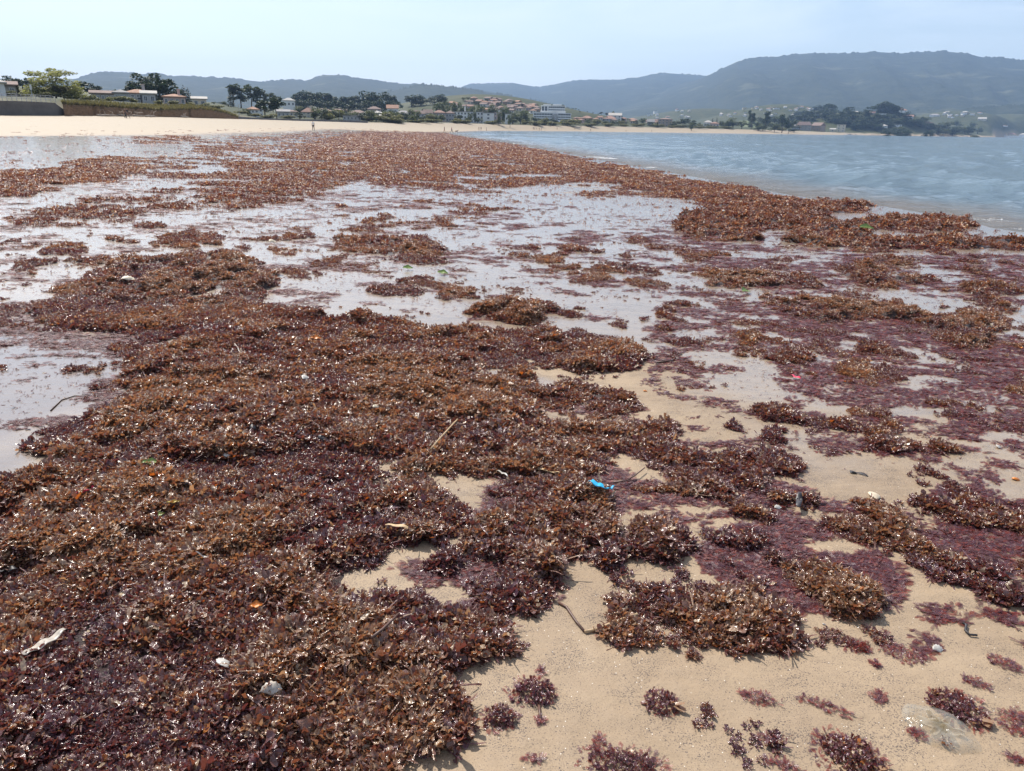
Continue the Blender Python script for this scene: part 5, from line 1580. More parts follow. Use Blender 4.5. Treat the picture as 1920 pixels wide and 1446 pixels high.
# ------------------------------------------------------------------ trees one by one
T = tree
T('willow', 112, 127, 92, 182, 'tall thin leaved olive green tree with open crown above the sea wall')
T('scrub', 48, 157, 46, 190, 'rounded green bush between the sea wall and the open crowned tree')
T('scrub', 84, 166, 30, 180, 'yellowish bush at the foot of the open crowned tree')
T('scrub', 128, 160, 62, 186, 'dense olive bush spreading right of the open crowned tree')
T('scrub', 170, 177, 22, 190, 'small pale shrub on the bank right of the olive bush')
for i, (px, top, w_, dd, lab) in enumerate([(8, 147, 36, 330, 'dark pine at the picture edge behind the sea wall'), (30, 142, 34, 340, 'second dark pine from the picture edge behind the sea wall'), (52, 145, 30, 350, 'third dark pine from the picture edge behind the bushes'),
        (75, 152, 30, 360, 'low dark pine behind the open crowned tree'), (158, 152, 46, 300, 'dark pine rising just right of the open crowned tree'), (182, 156, 26, 310, 'smaller dark pine left of the long stone house'), (196, 166, 22, 320, 'thin dark tree above the long stone house'),
        (262, 151, 44, 262, 'pine standing left in the tall dark grove behind the house'), (284, 138, 52, 258, 'tallest rounded pine of the dark grove behind the house'), (306, 137, 46, 262, 'second tall pine of the dark grove behind the house'), (322, 149, 40, 264, 'sloping pine right in the dark grove'), (248, 168, 30, 270, 'low pine at the left foot of the dark grove'),
        (300, 160, 56, 268, 'broad low pine filling the middle of the dark grove'), (336, 166, 34, 266, 'low pine at the right foot of the dark grove'), (270, 172, 50, 272, 'low broad pine right behind the orange roof')]):
    T('oak' if ('low' in lab or 'broad' in lab or 'sloping' in lab) else 'pine', px, top, w_, dd, lab)
T('cypress', 350, 160, 20, 262, 'dark spiky cypress beside the dark grove'); T('cypress', 359, 164, 18, 260, 'shorter dark cypress right of the spiky cypress')
T('round', 225, 168, 34, 330, 'green tree between the stone house and the two storey house'); T('round', 208, 172, 26, 320, 'small green tree behind the long stone house')
for px, top, w_, lab in [(440, 158, 24, 'tall grey green eucalyptus, first of the row beyond the dune end'), (455, 156, 26, 'tallest full crowned eucalyptus beyond the dune end'), (474, 158, 26, 'eucalyptus right of the tallest one beyond the dune end'), (486, 162, 20, 'slim eucalyptus in the middle of the row beyond the dune'),
                         (500, 166, 22, 'open eucalyptus with gaps above the forked pine'), (514, 174, 16, 'small eucalyptus right of the row above the forked pine')]:
    T('eucalyptus', px, top, w_, 420, lab)
T('cypress', 436, 170, 16, 380, 'dark conifer just behind the dune end')
T('pine', 498, 182, 34, 290, 'dark half of the forked pine behind the promenade wall'); T('pine', 520, 180, 30, 292, 'lighter half of the forked pine behind the promenade wall')
T('round', 467, 203, 22, 275, 'round dark green bush in front of the orange roofed house')
for px, top, w_, dd, lab in [(405, 195, 26, 360, 'pale green tree behind the dune left of the eucalyptus row'), (425, 190, 24, 380, 'green tree at the foot of the eucalyptus row'), (550, 205, 24, 360, 'pale green tree between forked pine and pink roof'), (560, 198, 22, 420, 'green tree above the low cream house'),
                             (606, 216, 26, 362, 'dark shrubby tree behind the lone walker'), (572, 217, 22, 350, 'dark bush left of the lone walker'), (620, 214, 20, 372, 'bare looking grey green tree right of the lone walker'), (782, 207, 20, 430, 'light green tree standing alone at the back of the beach')]:
    T('round', px, top, w_, dd, lab)
wood = [(556, 176), (566, 172), (577, 169), (588, 172), (597, 172), (607, 176), (616, 174), (624, 180), (634, 180), (645, 181), (655, 180), (664, 179), (676, 181), (688, 177), (697, 169), (706, 176), (716, 173), (728, 172), (737, 178), (562, 186), (580, 183), (600, 184), (618, 187), (640, 188), (660, 188), (682, 187), (704, 186), (724, 185), (742, 188)]
for i, (px, top) in enumerate(wood):
    T('oak' if i % 3 else 'pine', px, top, 26 + (i * 7) % 9, 690 - 90 * (i > 18), 'dark tree of the dense wood behind the village, ' + ('left end' if px < 600 else 'middle' if px < 680 else 'right end'), 'pines of the wood behind the village')
wood2 = [(772, 179), (780, 176), (790, 180), (800, 187), (815, 180), (825, 176), (834, 182), (842, 192), (775, 190), (795, 192)]
for i, (px, top) in enumerate(wood2):
    T('oak' if i % 3 else 'pine', px, top, 22 + (i * 5) % 8, 720, 'dark pine in the smaller wood right of the pine wood', 'pines of the smaller wood')
for px, top, w_, lab in [(822, 190, 20, 'grey green round tree above the pink terrace house'), (834, 189, 22, 'dark round tree above the seafront terrace'), (850, 189, 20, 'second dark round tree above the long pale block'), (866, 191, 18, 'third dark round tree beside the chimney pole'),
                         (884, 197, 20, 'round tree right of the chimney pole'), (900, 196, 24, 'green tree above the windowless end block'), (918, 200, 22, 'pale green tree above the end of the pale block'), (926, 193, 18, 'dark tree on the hillside above the mauve block'), (943, 199, 22, 'dark tree between the mauve block and the hotel'), (962, 210, 22, 'light green tree left of the hotel'), (951, 215, 20, 'dark green tree right of the mauve block'), (975, 214, 22, 'dark tree close to the left end of the hotel'), (985, 206, 24, 'dark round tree above the left end of the hotel')]:
    T('round', px, top, w_, 560, lab)
for px, top, w_, lab in [(1054, 196, 14, 'dark tree showing behind the hotel roof'), (1063, 204, 16, 'tree behind the right wing of the hotel'), (1073, 206, 18, 'dark tree just right of the hotel'), (1084, 208, 20, 'green tree right of the hotel above the pink roofs'), (1078, 203, 8, 'small dark treetop above the trees right of the hotel'), (1100, 212, 20, 'grey green tree above the pink roofs'),
                         (1126, 210, 12, 'dark upright tree above the pink roofs'), (1136, 211, 12, 'second dark upright tree above the pink roofs'), (1148, 208, 12, 'dark tree behind the white gabled house'), (1162, 215, 12, 'small dark tree right of the white gabled house')]:
    T('round' if 'upright' not in lab else 'pine', px, top, w_, 790, lab)
for px, top, w_, kd, lab in [(1120, 228, 26, 'round', 'dark bushy trees edge left of the far lamp post'), (1185, 222, 24, 'round', 'grey green tree behind the far houses'), (1200, 226, 30, 'round', 'wide green tree before the small steep gabled house'), (1176, 230, 40, 'round', 'dark low tree in front of the far houses'), (1280, 222, 20, 'pine', 'round topped dark pine right of the brown apartment house'), (1296, 224, 22, 'pine', 'second round topped dark pine right of the brown apartment house'), (1265, 226, 20, 'round', 'green tree right against the brown apartment house'),
                              (1306, 232, 24, 'round', 'low grey green tree left of the low roofed house'), (1250, 232, 30, 'round', 'low tree in front of the brown apartment house'), (1334, 221, 6, 'cypress', 'first of the two tall cypresses'), (1342, 220, 7, 'cypress', 'second of the two tall cypresses'), (1352, 226, 16, 'round', 'small green tree right of the two cypresses'), (1372, 220, 28, 'round', 'broad light green tree at the near edge of the green field'), (1362, 229, 22, 'round', 'light green bush below the broad light green tree'), (1390, 226, 24, 'round', 'light green tree on the field side'),
                              (1408, 206, 12, 'pine', 'dark pine before the far village'), (1434, 208, 14, 'pine', 'second dark pine before the far village'), (1450, 218, 24, 'round', 'green tree at the right of the green field'), (1466, 214, 22, 'pine', 'dark tree left of the headland wood'), (1452, 232, 30, 'round', 'yellow green bush near the end of the beach'), (1430, 232, 22, 'round', 'green bush on the lower field'), (1478, 226, 22, 'pine', 'dark tree left of the stone house')]:
    T(kd, px, top, w_, 930 if px > 1300 else 800, lab, base_py=top + 13 if (px > 1400 and top < 223) else None)
for px, top, w_, dd, kd, lab in [(232, 180, 26, 205, 'scrub', 'green garden shrub left of the two storey house'), (256, 186, 22, 204, 'scrub', 'garden shrub before the orange roofed two storey house'), (302, 190, 18, 206, 'scrub', 'garden shrub between the grey wing and the bungalow'), (330, 192, 20, 222, 'scrub', 'low shrub before the bungalow'),
        (196, 183, 24, 214, 'scrub', 'green shrub before the long stone house'), (214, 186, 16, 212, 'scrub', 'small shrub at the end of the long stone house'), (358, 192, 22, 240, 'scrub', 'shrub between the cypresses and the pale cottage'), (384, 197, 22, 244, 'scrub', 'olive shrub right of the pale cottage'), (410, 203, 30, 262, 'scrub', 'wide olive shrub behind the dune end'), (150, 178, 34, 196, 'scrub', 'olive shrub below the dark pine'),
        (20, 178, 26, 172, 'scrub', 'shrub hiding the small stone house above the sea wall'), (102, 176, 28, 176, 'scrub', 'olive shrub under the open crowned tree'), (455, 208, 18, 268, 'scrub', 'dark shrub beside the slim lamp post'), (505, 213, 30, 282, 'scrub', 'low scrub at the foot of the forked pine'), (540, 217, 34, 320, 'scrub', 'grey scrub behind the promenade wall'), (480, 214, 20, 272, 'scrub', 'scrub before the white house with orange roof')]:
    T(kd, px, top, w_, dd, lab)
rsw = np.random.RandomState(5)
for k in range(46):                                   # headland wood
    u = rsw.rand(); px = 1486 + 122 * rsw.rand()
    top = np.interp(px, [1486, 1500, 1530, 1560, 1585, 1608], [215, 203, 194, 193, 198, 209]) + 26 * u
    T('pine' if rsw.rand() < 0.25 else 'oak', px, top, rsw.uniform(16, 26), 1500 - 230 * u, 'dark tree in the headland wood, ' + ('left part' if px < 1525 else 'middle part' if px < 1568 else 'right part'), 'trees of the headland wood', base_py=top + 15)
for k in range(16):                                   # crest clump
    px = rsw.uniform(1612, 1692); top = np.interp(px, [1612, 1640, 1652, 1672, 1692], [205, 190, 188, 193, 203]) + rsw.uniform(0, 8)
    T('oak', px, top, rsw.uniform(14, 22), 1500, 'dark tree in the clump on the headland crest', 'trees on the headland crest', base_py=top + 15)
for k in range(54):                                   # lower slope and shore trees
    px = rsw.uniform(1590, 1848); u = rsw.rand()
    top = np.interp(px, [1590, 1640, 1700, 1760, 1800, 1848], [214, 222, 222, 221, 221, 236]) + 24 * u * (1 if px > 1660 else 0.5)
    dd = float(np.interp(px, [q[0] for q in FAR], [q[1] for q in FAR])) + 25 + 120 * (1 - u)
    T('round' if rsw.rand() < 0.3 else 'oak', px, top, rsw.uniform(14, 24), dd, 'dark tree low on the headland ' + ('below the villa' if px < 1660 else 'under the pinkish house' if px < 1745 else 'near its outer end'), 'trees low on the headland', base_py=top + 14)
for k in range(62):                                   # gardens between the headland houses
    px = rsw.uniform(1592, 1735); top = np.interp(px, [1592, 1640, 1700, 1735], [212, 211, 212, 216]) + rsw.uniform(0, 18)
    T('oak' if rsw.rand() < 0.6 else 'round', px, top, rsw.uniform(14, 24), 1450, 'tree between the headland houses, ' + ('left of the crest' if px < 1640 else 'below the crest' if px < 1690 else 'right of the crest'), 'trees between the headland houses', base_py=top + 10)
for k in range(40):                                   # garden trees among the houses
    px = rsw.uniform(640, 1000); top = np.interp(px, [640, 780, 900, 1000], [206, 207, 202, 212]) + rsw.uniform(0, 13)
    T('round', px, top, rsw.uniform(8, 15), rsw.uniform(470, 700), 'green garden tree among the houses ' + ('under the pine wood' if px < 760 else 'behind the seafront terrace' if px < 860 else 'near the hotel'), 'garden trees in the village')
for k in range(30):
    px = rsw.uniform(1068, 1330); top = np.interp(px, [1068, 1330], [219, 227]) + rsw.uniform(-2, 7)
    T('round', px, top, rsw.uniform(7, 14), rsw.uniform(720, 930), 'green garden tree among the houses right of the hotel', 'garden trees right of the hotel')
for k in range(44):                                   # trees rising between the village houses
    px = rsw.uniform(395, 800); top = np.interp(px, [395, 470, 560, 660, 800], [196, 200, 199, 200, 203]) + rsw.uniform(0, 14)
    T(['oak', 'round', 'oak'][rsw.randint(3)], px, top, rsw.uniform(14, 24), max(rsw.uniform(340, 520), float(np.interp(px, [q[0] for q in BACK_D], [q[1] for q in BACK_D])) + 15), 'tree rising between the houses ' + ('left of the forked pine' if px < 500 else 'before the pine wood' if px < 660 else 'of the village centre'), 'trees between the village houses')
for k in range(46):                                   # trees among the hillside houses
    px = rsw.uniform(830, 1010); py = np.interp(px, [830, 870, 900, 940, 1010], [192, 188, 186, 190, 202]) + rsw.uniform(0, 22)
    T(['oak', 'round'][rsw.randint(2)], px, py - 7, rsw.uniform(7, 14), 640, 'dark tree among the hillside houses ' + ('on the left' if px < 890 else 'in the middle' if px < 950 else 'near the hotel'), 'trees among the hillside houses', base_py=py)
for k in range(30):                                   # trees from the green field to the headland wood
    px = rsw.uniform(1395, 1500); top = np.interp(px, [1395, 1440, 1500], [222, 214, 208]) + rsw.uniform(0, 18)
    T(['oak', 'round', 'oak'][rsw.randint(3)], px, top, rsw.uniform(12, 22), 1050, 'tree on the slope between the green field and the headland wood', 'trees left of the headland wood', base_py=top + 11)
for k in range(64):                                   # belt of low trees behind the beach
    px = rsw.uniform(545, 1335)
    dd = float(np.interp(px, [q[0] for q in BACK_D], [q[1] for q in BACK_D])) + rsw.uniform(8, 60)
    c_ = polar(px, dd); hh = rsw.uniform(3.2, 6.0)
    T(['round', 'oak', 'round', 'scrub'][rsw.randint(4)], px, horizon(px) - (gz(c_[0], c_[1]) + hh - ZC) * FPX / dd, hh * rsw.uniform(1.1, 1.9) * FPX / dd, dd, 'tree in the green belt behind the beach, ' + ('left of the village' if px < 680 else 'before the seafront terrace' if px < 860 else 'left of the hotel' if px < 1000 else 'right of the hotel' if px < 1160 else 'far end'), 'green belt behind the beach')
for k in range(34):                                   # scrub line at the back of the far beach
    px = rsw.uniform(690, 1480)
    dd = float(np.interp(px, [q[0] for q in BACK_D], [q[1] for q in BACK_D])) + rsw.uniform(4, 14)
    T('scrub', px, horizon(px) - rsw.uniform(7, 11) * 430 / dd - 5, rsw.uniform(22, 44) * 430 / dd, dd, 'low olive scrub bush behind the far beach ' + ('below the village' if px < 850 else 'below the hotel' if px < 1090 else 'right of the hotel' if px < 1280 else 'below the green field'), 'scrub along the back of the beach')
for px, lab in [(690, 'broad olive scrub bush at the left end of the scrub line'), (706, 'olive scrub bush left of the yellow shed'), (742, 'pale olive scrub bush right of the yellow shed')]:
    T('scrub', px, 216, 36, 372, lab)
# green field above the far beach
_fp = [(1362, 226), (1392, 216), (1425, 214), (1440, 219), (1432, 228), (1400, 231), (1370, 232)]
# meadow on the slope above the far beach
px_, dd_ = np.meshgrid(np.linspace(1384, 1428, 24), np.linspace(1085, 1260, 22))
P2 = np.array([polar(a, b) for a, b in zip(px_.ravel(), dd_.ravel())])
mz = ground_z(P2[:, 0], P2[:, 1]) + 0.25
i, j = np.meshgrid(np.arange(21), np.arange(23), indexing='ij'); q = (i * 24 + j).ravel()
s = NT('meadow_grass'); n_ = s.noise(s.pos(), 0.06, 5, 0.65)
M_MEADOW = s.done(s.bsdf(Base_Color=s.ramp(n_, [(0.3, (0.07, 0.095, 0.035)), (0.7, (0.125, 0.145, 0.06))]), Roughness=0.9))
tag(mesh_np('meadow', np.stack([P2[:, 0], P2[:, 1], mz], -1), np.stack([q, q + 1, q + 25, q + 24], -1), M_MEADOW), kind='structure')

# ------------------------------------------------------------------ people
def person_mesh(name, stride, arm, lean=0.0):
    """one continuous body grown over a posed skeleton, facing -Y; 1.72 m tall"""
    J = {'pelvis': ((0, 0, .93), .125), 'waist': ((0, -lean * .3, 1.08), .115), 'chest': ((0, -lean * .7, 1.30), .145), 'neck': ((0, -lean, 1.47), .06), 'chin': ((0, -lean - .02, 1.545), .075), 'head': ((0, -lean - .01, 1.64), .092), 'crown': ((0, -lean + .01, 1.69), .06)}
    E = [('pelvis', 'waist'), ('waist', 'chest'), ('chest', 'neck'), ('neck', 'chin'), ('chin', 'head'), ('head', 'crown')]
    for s_, nm in ((-1, 'l'), (1, 'r')):
        st = stride * s_; ar = -arm * s_
        J['hip' + nm] = ((.095 * s_, 0, .87), .095); J['knee' + nm] = ((.10 * s_, -.20 * st - .03, .49), .062)
        J['ankle' + nm] = ((.10 * s_, -.40 * st + (.06 if st < 0 else .02), .09 + (.05 if st < 0 else 0)), .042); J['toe' + nm] = ((.11 * s_, -.40 * st - .13, .045 + (.0 if st >= 0 else .0)), .036)
        J['sh' + nm] = ((.185 * s_, -lean * .8, 1.40), .065); J['elb' + nm] = ((.235 * s_, -lean * .8 - .13 * ar + .03, 1.13), .045); J['wr' + nm] = ((.235 * s_, -lean * .8 - .30 * ar - .05, .90), .032)
        J['hand' + nm] = ((.23 * s_, -lean * .8 - .35 * ar - .07, .80), .036)
        E += [('pelvis', 'hip' + nm), ('hip' + nm, 'knee' + nm), ('knee' + nm, 'ankle' + nm), ('ankle' + nm, 'toe' + nm), ('chest', 'sh' + nm), ('sh' + nm, 'elb' + nm), ('elb' + nm, 'wr' + nm), ('wr' + nm, 'hand' + nm)]
    keys = list(J); ix = {k: i for i, k in enumerate(keys)}
    me = bpy.data.meshes.new(name)
    me.from_pydata([J[k][0] for k in keys], [(ix[a], ix[b]) for a, b in E], [])
    o = link(bpy.data.objects.new(name, me))
    md = o.modifiers.new('skin', 'SKIN')
    if not me.skin_vertices:
        bpy.context.view_layer.objects.active = o
        me.attributes  # skin layer is created with the modifier below
    bpy.context.view_layer.update()
    if not me.skin_vertices:
        import bmesh
        bm = bmesh.new(); bm.from_mesh(me); bm.verts.layers.skin.verify(); bm.to_mesh(me); bm.free()
    sv = me.skin_vertices[0].data
    for k in keys:
        sv[ix[k]].radius = (J[k][1], J[k][1] * (0.72 if k in ('chest', 'waist', 'pelvis') else 1.0))
        sv[ix[k]].use_root = (k == 'pelvis')
    md.use_smooth_shade = True
    o.modifiers.new('sub', 'SUBSURF').levels = 2
    dg = bpy.context.evaluated_depsgraph_get()
    ev = bpy.data.meshes.new_from_object(o.evaluated_get(dg))
    bpy.data.objects.remove(o)
    # clothing by region: 0 skin, 1 top, 2 trousers, 3 hair, 4 shoes
    ev.materials.clear()
    for _ in range(5):
        ev.materials.append(None)
    idx = []
    for f in ev.polygons:
        c = f.center
        if c.z > 1.50:
            idx.append(3 if (c.y > -lean + .0 or c.z > 1.68) else 0)
        elif c.z < .11:
            idx.append(4)
        elif c.z < .98 and abs(c.x) < .19:
            idx.append(2)
        elif abs(c.x) > .19 and c.z < 1.16:
            idx.append(0)
        else:
            idx.append(1)
    ev.polygons.foreach_set('material_index', idx)
    ev.polygons.foreach_set('use_smooth', [True] * len(ev.polygons))
    ev.update()
    return ev
BODY = [person_mesh('person', 0.9, 0.8), person_mesh('person', -0.7, -0.6, 0.03), person_mesh('person', 0.12, 0.1)]
C_SKIN = mat_plain('skin', (0.50, 0.30, 0.20), 0.05, 5); C_HAIR = mat_plain('dark_hair', (0.05, 0.035, 0.025), 0.2, 20)
C_WHITE = mat_plain('white_cloth', (0.78, 0.78, 0.77), 0.05, 5); C_BLACK = mat_plain('dark_cloth', (0.03, 0.03, 0.035), 0.2, 5); C_BROWN = mat_plain('brown_cloth', (0.16, 0.09, 0.06), 0.2, 5); C_RED = mat_plain('red_cloth', (0.40, 0.06, 0.05), 0.1, 5); C_BLUE = mat_plain('blue_cloth', (0.06, 0.10, 0.25), 0.1, 5)
def person(px, dist, body, yaw, top, leg, label, group=None, height=1.72):
    c = polar(px, dist)
    o = link(bpy.data.objects.new('person', BODY[body]))
    for k, m in enumerate((C_SKIN, top, leg, C_HAIR, C_BLACK)):
        o.material_slots[k].link = 'OBJECT'; o.material_slots[k].material = m
    g = max(gz(c[0], c[1]), -0.15)
    o.location = (c[0], c[1], g); s_ = height / 1.72; o.scale = (s_, s_, s_)
    o.rotation_euler = (0, 0, yaw)
    tag(o, label, 'person', group)
    return o
person(587, 143, 0, 0.35, C_WHITE, C_BLACK, 'lone person in white top and dark trousers walking on the sand')
person(236.5, 163, 1, 1.4, C_BROWN, C_BLACK, 'person in brown top, first of the pair below the bank'); person(240.5, 163.4, 0, 1.2, C_BLACK, C_BROWN, 'person in dark top, second of the pair below the bank')
person(833, 232, 1, 1.9, C_BROWN, C_SKIN, 'person in brown top at the tip of the waterline'); person(847, 236, 0, 1.5, C_RED, C_BLACK, 'person in red top right of the tip of the waterline')
for px, dd, lab in [(898, 398, 'first of three far walkers by the water left of the white hotel'), (902, 399, 'second of three far walkers by the water left of the white hotel'), (912, 406, 'third and smallest far walker left of the white hotel'),
                    (1000, 512, 'first of the five walkers in a row below the hotel'), (1002.8, 513, 'second of the five walkers in a row below the hotel'), (1006.5, 514, 'third of the five walkers in a row below the hotel'), (1011.3, 515, 'fourth of the five walkers in a row below the hotel'), (1015, 516, 'fifth of the five walkers in a row below the hotel'),
                    (1044.5, 545, 'lone walker just right of the five below the hotel'), (1078, 570, 'far walker below the pink roofs'), (1087, 590, 'first of two far figures higher on the sand'), (1089.3, 591, 'second of two far figures higher on the sand'), (1107.5, 585, 'far dark walker at the water beyond the pink roofs'), (1222, 664, 'rightmost tiny walker on the far beach')]:
    person(px, dd, random.randrange(3), random.uniform(-2, 2), random.choice([C_BROWN, C_BLACK, C_RED, C_BLUE]), random.choice([C_BLACK, C_BROWN]), lab, 'walkers on the far beach', 1.74)
# dogs at the water's edge
def dog(px, dist, label):
    c = polar(px, dist)
    m = MB()
    m.tube([(-.36, 0, .46), (-.2, 0, .48), (.1, 0, .46), (.30, 0, .50)], [.09, .14, .16, .12], 8)
    m.tube([(.28, 0, .52), (.42, 0, .66), (.52, 0, .70)], [.09, .075, .08], 7); m.tube([(.50, 0, .70), (.60, 0, .68), (.68, 0, .66)], [.08, .055, .03], 7)
    for x, y, k in ((.26, .07, -.02), (.26, -.07, .05), (-.30, .08, .07), (-.30, -.08, -.03)):
        m.tube([(x, y, .46), (x + k - .02, y, .24), (x + k + .03, y, .02)], [.07, .04, .03], 6)
    m.tube([(-.36, 0, .50), (-.50, 0, .60), (-.58, 0, .72)], [.04, .03, .015], 5)
    for s_ in (-1, 1):
        m.add([(.49, .04 * s_, .76), (.53, .07 * s_, .75), (.49, .075 * s_, .85)], [(0, 1, 2)])
    o = m.build('dog', C_BROWN, None, True); o.location = (c[0], c[1], max(gz(c[0], c[1]), -0.05)); o.rotation_euler = (0, 0, random.uniform(-.6, .6))
    tag(o, label, 'dog')
dog(856, 252, 'small brown dog at the water by the two walkers'); dog(1174, 628, 'dark dog alone at the far waterline')

# ------------------------------------------------------------------ near things lying on weed and sand
def on_weed(px, py, lift=0.0):
    lift = lift + 0.012 if lift > 0.0115 else lift
    z = 0.25
    for _ in range(14):
        p_ = at_z(px, py, z)
        g = ground_z(np.array([p_[0]]), np.array([p_[1]]))
        pr, hh = weed(np.array([p_[0]]), np.array([p_[1]]), g)
        z = 0.5 * z + 0.5 * (float(g[0]) + float(hh[0]) * 0.85 + (0.010 if pr[0] > 0 else 0.0) + lift)
    p_ = at_z(px, py, z)
    return Vector((p_[0], p_[1], z))

def mat_weedclump():
    m = weed_shader('seaweed_near', 'GEOMETRY')
    for nd in m.node_tree.nodes:
        if nd.type == 'TEX_NOISE':
            nd.inputs['Scale'].default_value *= 38
        if nd.type == 'BSDF_PRINCIPLED':
            nd.inputs['Coat IOR'].default_value = 1.4
        if nd.type == 'MATH' and nd.operation == 'MULTIPLY' and abs(nd.inputs[1].default_value - 0.20) < 1e-4:
            nd.inputs[1].default_value = 0.20 / 38
    return m
M_CLUMP = mat_weedclump()
def clump(px, py, rx, ry, tint_, thick, label, n=None, seed=0, amber=0):
    """a loose clump of fronds lying on the sand, outlined by its pixel size"""
    rs = np.random.RandomState(1000 + seed)
    c = at_ground(px, py)
    ex = (at_ground(px + rx, py) - at_ground(px - rx, py)).length / 2
    ey = (at_ground(px, py - ry) - at_ground(px, py + ry)).length / 2
    az_ = math.atan2(c.x, c.y)
    flatk = thick < 0.02
    ex, ey = max(ex - 0.012, 0.008), max(ey - 0.012, 0.006)
    n = n or int(40 + (52000 if flatk else 56000) * ex * ey)
    Vs, Fs, fr, tn = [], [], [], []
    b = 0
    for k in range(n):
        flat = flatk and rs.rand() < 0.88
        V, F = frond(rs.uniform(0.008, 0.022) if flatk else rs.uniform(0.009, 0.024), rs.uniform(0.003, 0.010) if flatk else rs.uniform(0.004, 0.011), rs, nu=5, flat=flat, curl=1.0)
        a = rs.rand() * 6.283; q = math.sqrt(rs.rand())
        wob = 0.72 + 0.55 * float(vn(np.array([math.cos(a) * 1.6 + seed * 3.1]), np.array([math.sin(a) * 1.6 + 7]), 3)[0])
        x, y = math.cos(a) * q * ex * wob, math.sin(a) * q * ey * wob
        zz = 0.75 * thick * (1 - q ** 2) * rs.rand() + 0.003
        V = V @ rotm(rs.rand() * 6.28, rs.uniform(-.05, .12) if flat else (rs.normal(0.05, .22) if rs.rand() < .88 else rs.uniform(.2, .8)), rs.normal(0, .15 if flat else .35)).T + np.array([x, y, zz])
        Vs.append(V); Fs.append(F + b); fr.append(np.full(len(V), rs.rand())); tn.append(np.full(len(V), np.clip(tint_ + rs.normal(0, .1), 0, 1))); b += len(V)
    for k in range(0 if flatk else int(n * 0.45)):            # thin red weed spreading out under the clump
        V, F = frond(rs.uniform(0.010, 0.026), rs.uniform(0.004, 0.010), rs, nu=5, flat=True)
        a = rs.rand() * 6.283; q = math.sqrt(rs.uniform(0.25, 1.0))
        wob = 0.75 + 0.75 * float(vn(np.array([math.cos(a) * 1.3 + seed * 5.7]), np.array([math.sin(a) * 1.3 + 3]), 5)[0])
        V = V @ rotm(a + rs.normal(0, .9), rs.uniform(-.02, .05), rs.normal(0, .1)).T + np.array([math.cos(a) * q * ex * wob, math.sin(a) * q * ey * wob, 0.002])
        Vs.append(V); Fs.append(F + b); fr.append(np.full(len(V), rs.rand())); tn.append(np.full(len(V), np.clip(0.97 + rs.normal(0, .05), 0, 1))); b += len(V)
    for k in range(amber):
        V, F = frond(0.05, 0.016, rs, nu=6, flat=True)
        V = V @ rotm(-0.3 + rs.normal(0, .3), 0.1, 0).T + np.array([ex * 0.6, -ey * 0.1, 0.01])
        Vs.append(V); Fs.append(F + b); fr.append(np.full(len(V), 0.5)); tn.append(np.full(len(V), 0.0)); b += len(V)
    o = mesh_np('seaweed_clump', np.concatenate(Vs), np.concatenate(Fs), M_CLUMP, attrs={'fr': np.concatenate(fr), 'tint': np.concatenate(tn)})
    o.location = c; o.rotation_euler = (0, 0, -az_)
    tag(o, label, 'seaweed', 'loose seaweed clumps on the near sand')
    return o
CL = [(1240, 1318, 36, 26, .72, .035, 'small dark purple seaweed clump with an amber frond on open sand', 3), (1420, 1309, 44, 16, .93, .018, 'ragged red seaweed scrap with a dark tip on the open sand', 0), (1548, 1325, 54, 13, .98, .008, 'long thin smear of red seaweed on the open sand', 0),
      (1650, 1308, 20, 17, .98, .008, 'small round smear of red seaweed right of the long red smear', 0), (1795, 1330, 54, 32, .68, .04, 'dark seaweed clump lying against the jellyfish', 4), (1722, 1378, 22, 14, .98, .015, 'small red seaweed tuft at the near side of the jellyfish', 0), (1443, 1386, 28, 12, .95, .01, 'small scattered red seaweed scrap near the bottom of the picture', 0),
      (1595, 1418, 66, 38, .6, .05, 'big brown crumpled seaweed clump at the bottom edge', 3), (1470, 1436, 44, 14, .97, .01, 'flat red seaweed piece left of the big brown clump at the bottom', 0), (1165, 1432, 74, 30, .75, .03, 'purple and red seaweed clump cut by the bottom edge', 0), (1122, 1394, 16, 20, .98, .012, 'small bright red seaweed scrap above the purple clump at the bottom', 0),
      (1000, 1300, 46, 27, .7, .05, 'brown seaweed clump casting a shadow beside the great carpet', 0), (938, 1348, 38, 24, .62, .045, 'brown seaweed clump touching the corner of the great carpet', 0), (1012, 1352, 14, 12, .9, .01, 'tiny red seaweed scrap below the shadowed clump', 0), (1902, 1352, 32, 30, .96, .015, 'red seaweed patch at the picture edge right of the jellyfish', 0), (1000, 1424, 26, 9, .97, .01, 'faint red seaweed smear near the bottom of the carpet', 0),
      (1605, 1212, 30, 13, .92, .02, 'small brown red seaweed scrap above the long red smear', 0), (1690, 1226, 52, 18, .97, .012, 'stretched red seaweed smear below the purple clumps', 0), (1640, 1246, 14, 8, .9, .012, 'tiny reddish frond between two red smears', 0), (1092, 1044, 26, 12, .95, .015, 'red seaweed scrap on the sand between two big lobes', 0), (1830, 1282, 30, 10, .9, .012, 'thin red seaweed scrap above the jellyfish', 0),
      (1833, 1022, 22, 8, .85, .01, 'flat purple seaweed scrap on the sand near the picture edge', 0), (1660, 1192, 12, 9, .97, .008, 'small round red seaweed spot on open sand', 0), (1015, 1258, 10, 12, .97, .008, 'tiny red seaweed spot below the carpet lobe', 0), (1560, 1130, 30, 10, .85, .015, 'thin purple seaweed shred below the right lobes', 0), (1880, 1244, 36, 14, .9, .015, 'reddish seaweed strip at the picture edge above the jellyfish', 0),
      (1905, 1425, 24, 12, .95, .012, 'red seaweed bit in the bottom corner', 0), (1090, 800, 16, 8, .9, .02, 'small purple clump in the wet hollow of the carpet', 0)]
for k, (px, py, rx, ry, tt, th, lab, am) in enumerate(CL):
    clump(px, py, rx, ry, tt, th, lab, seed=k, amber=am)

